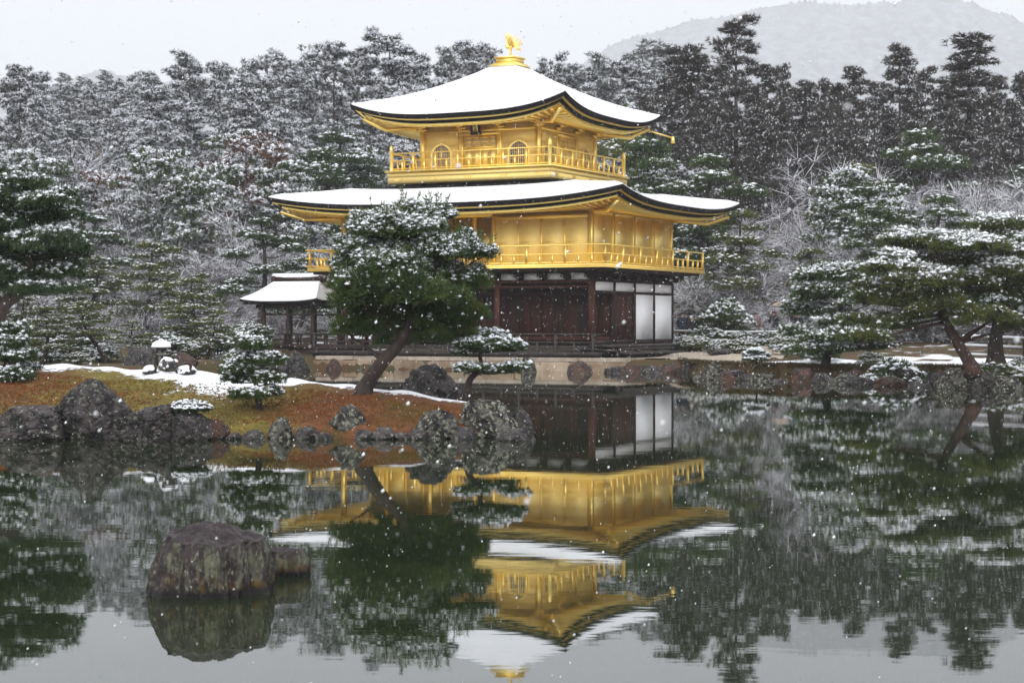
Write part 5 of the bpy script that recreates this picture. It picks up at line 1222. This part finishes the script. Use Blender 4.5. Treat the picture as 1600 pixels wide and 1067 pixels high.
person(1119, 93, 1.58, 'visitor in tan jacket behind the snowy fence', 'cloth_tan', 'cloth_black', facing=-0.9, pose='fold')
person(1108, 94.6, 1.62, 'visitor in dull red coat next to the tan jacket', 'cloth_red', 'cloth_black', facing=0.4)
person(1181, 93, 1.66, 'bare headed visitor in red and grey coat beside the slender leafless tree', 'cloth_red', 'cloth_grey', facing=0.5)
person(1209, 93.5, 1.62, 'visitor with reddish hat beneath the beige umbrella', 'cloth_black', 'cloth_black', hat='cloth_red', facing=0.2, pose='fold')
person(1220, 94.5, 1.64, 'visitor in grey coat between the two umbrellas', 'cloth_grey', 'cloth_black', facing=-0.3)
person(1233, 93.2, 1.70, 'visitor in black coat beneath the green umbrella', 'cloth_black', 'cloth_black', facing=0.1, pose='fold')
person(1246, 94.0, 1.62, 'visitor in navy coat at the end of the fence', 'cloth_navy', 'cloth_black', facing=-0.4, pose='camera')
def umbrella(px, d, ztop, label, mat, off=0.0):
    x = GX(px, d); z = float(ground(x, d)); u = thing('umbrella', label, 'umbrella', (x, d, z+1.05))
    a = Acc(); a.tube([(0, 0, 0), (0, 0, ztop-1.05+0.06)], 0.012, 6); obj('shaft', a, 'steel', u)
    a = Acc(); n = 8; rows = []
    for j in range(6):
        q = j/5; rows.append([(0.56*q*math.cos(2*PI*(k/2)/n)*(1 if k % 2 == 0 else 0.93), 0.56*q*math.sin(2*PI*(k/2)/n)*(1 if k % 2 == 0 else 0.93), ztop-1.05-0.26*q*q+(0.03*q if k % 2 else 0)) for k in range(2*n)])
    V = np.array(rows).reshape(-1, 3); m = 2*n
    a.add(V, Q=[(j*m+k, j*m+(k+1) % m, (j+1)*m+(k+1) % m, (j+1)*m+k) for j in range(5) for k in range(m)]); obj('canopy', a, mat, u)
    a = Acc()
    for k in range(n): a.tube([(0, 0, ztop-1.05-0.15), (0.54*math.cos(2*PI*k/n), 0.54*math.sin(2*PI*k/n), ztop-1.05-0.265)], 0.005, 3)
    tag(obj('ribs', a, 'steel', u), kind='stuff')
umbrella(1222, 93.0, 2.16, 'beige umbrella above the visitors by the fence', 'umbrella_beige'); umbrella(1240, 92.9, 2.12, 'dark green umbrella above the visitors by the fence', 'umbrella_green')

# ------------------------------------------------------------------ moss fuzz, falling snow, haze
r = np.random.default_rng(77)
n = 9000; X = r.uniform(6.6, 21, n); Y = shore(X)+r.uniform(0.0, 1.0, n)**1.6*3.6
C = np.stack([X, Y, ground(X, Y)-0.01], 1); C = C[C[:, 2] > 0.02]
a = Acc(); tufts(a, C, np.tile([0, -0.35, 1.0], (len(C), 1)), 0.15, 0.03, 3, r, 0.7)
material('dry_grass', (0.075, 0.050, 0.026), (0.045, 0.046, 0.020), (0.120, 0.060, 0.028), scale=0.8, rough=0.95, spec=0.1)
tag(obj('dry_grass', a, 'dry_grass'), 'dry brown grass along the stones of the right bank', 'grass', kind='stuff')
n = 26000; X = r.uniform(-11.5, 0.3, n); Y = r.uniform(29.6, 35.5, n)
tt = (Y-np.interp(X, IXN, IYN))/(np.interp(X, IXF, IYF)-np.interp(X, IXN, IYN)); snowy = 0.42*np.exp(-((X+5.6)/1.15)**2)
k = (tt > 0.03) & (tt < 0.36) & (r.uniform(size=n) > snowy*1.6); X, Y = X[k], Y[k]; C = np.stack([X, Y, island(X, Y)-0.008], 1)
a = Acc(); tufts(a, C, np.tile([0, 0, 1.0], (len(C), 1)), 0.055, 0.018, 3, r, 0.8)
material('moss_fuzz', (0.15, 0.105, 0.026), (0.095, 0.080, 0.020), (0.17, 0.062, 0.022), scale=0.9, rough=0.95, spec=0.1, c3lo=0.42, c3hi=0.55, c3scale=0.35)
tag(obj('moss', a, 'moss_fuzz'), 'short rusty and olive moss covering the island slope', 'moss', kind='stuff')
def flakes(n, lo, hi, size, far, r):
    C = r.uniform(lo, hi, (n, 3)); s = size*r.uniform(0.55, 1.3, (n, 1))*np.where(r.uniform(size=(n, 1)) < 0.08, 1.9, 1)
    ax = np.array([0.28, 0.1, 1.0])/1.05
    t = np.array([(1,0,0),(-1,0,0),(0,1,0),(0,-1,0)], float); V = np.concatenate([C[:, None, :]+s[:, None, :]*t[None], C[:, None, :]+s[:, None, :]*1.35*ax, C[:, None, :]-s[:, None, :]*1.35*ax], 1)
    f = np.array([(0,2,4),(2,1,4),(1,3,4),(3,0,4),(2,0,5),(1,2,5),(3,1,5),(0,3,5)])
    if far:                                                   # far flakes are under a pixel: four faces do
        V = V[:, [0, 2, 4, 5]]; f = np.array([(0,1,2),(1,0,3),(0,2,3),(2,1,3)])
    return V.reshape(-1, 3), (f[None]+(np.arange(n)*V.shape[1])[:, None, None]).reshape(-1, 3)
a = Acc()
for args in ((20500, (-10, 1.7, 0.05), (10, 26, 9.0), 0.0034, False), (36000, (-26, 26, 0.05), (26, 72, 20), 0.0092, True)):
    V, T = flakes(*args, r); a.add(V, T=T)
tag(obj('snowflakes', a, 'snow'), 'snowflakes falling through the air over the pond', 'snowfall', kind='stuff')
hz = Acc(); hz.box(-2400, 2400, -150, 4000, -8, 740)
hm = bpy.data.materials.new('haze'); hm.use_nodes = True; t = hm.node_tree; t.nodes.clear()
vo = t.nodes.new('ShaderNodeVolumePrincipled'); vo.inputs['Color'].default_value = (0.97, 0.98, 1, 1); vo.inputs['Density'].default_value = 0.00040; vo.inputs['Anisotropy'].default_value = 0.0
oo = t.nodes.new('ShaderNodeOutputMaterial'); t.links.new(vo.outputs[0], oo.inputs['Volume'])
tag(obj('haze', hz, hm), 'pale snowy air over the pond and hills', 'haze', kind='stuff')
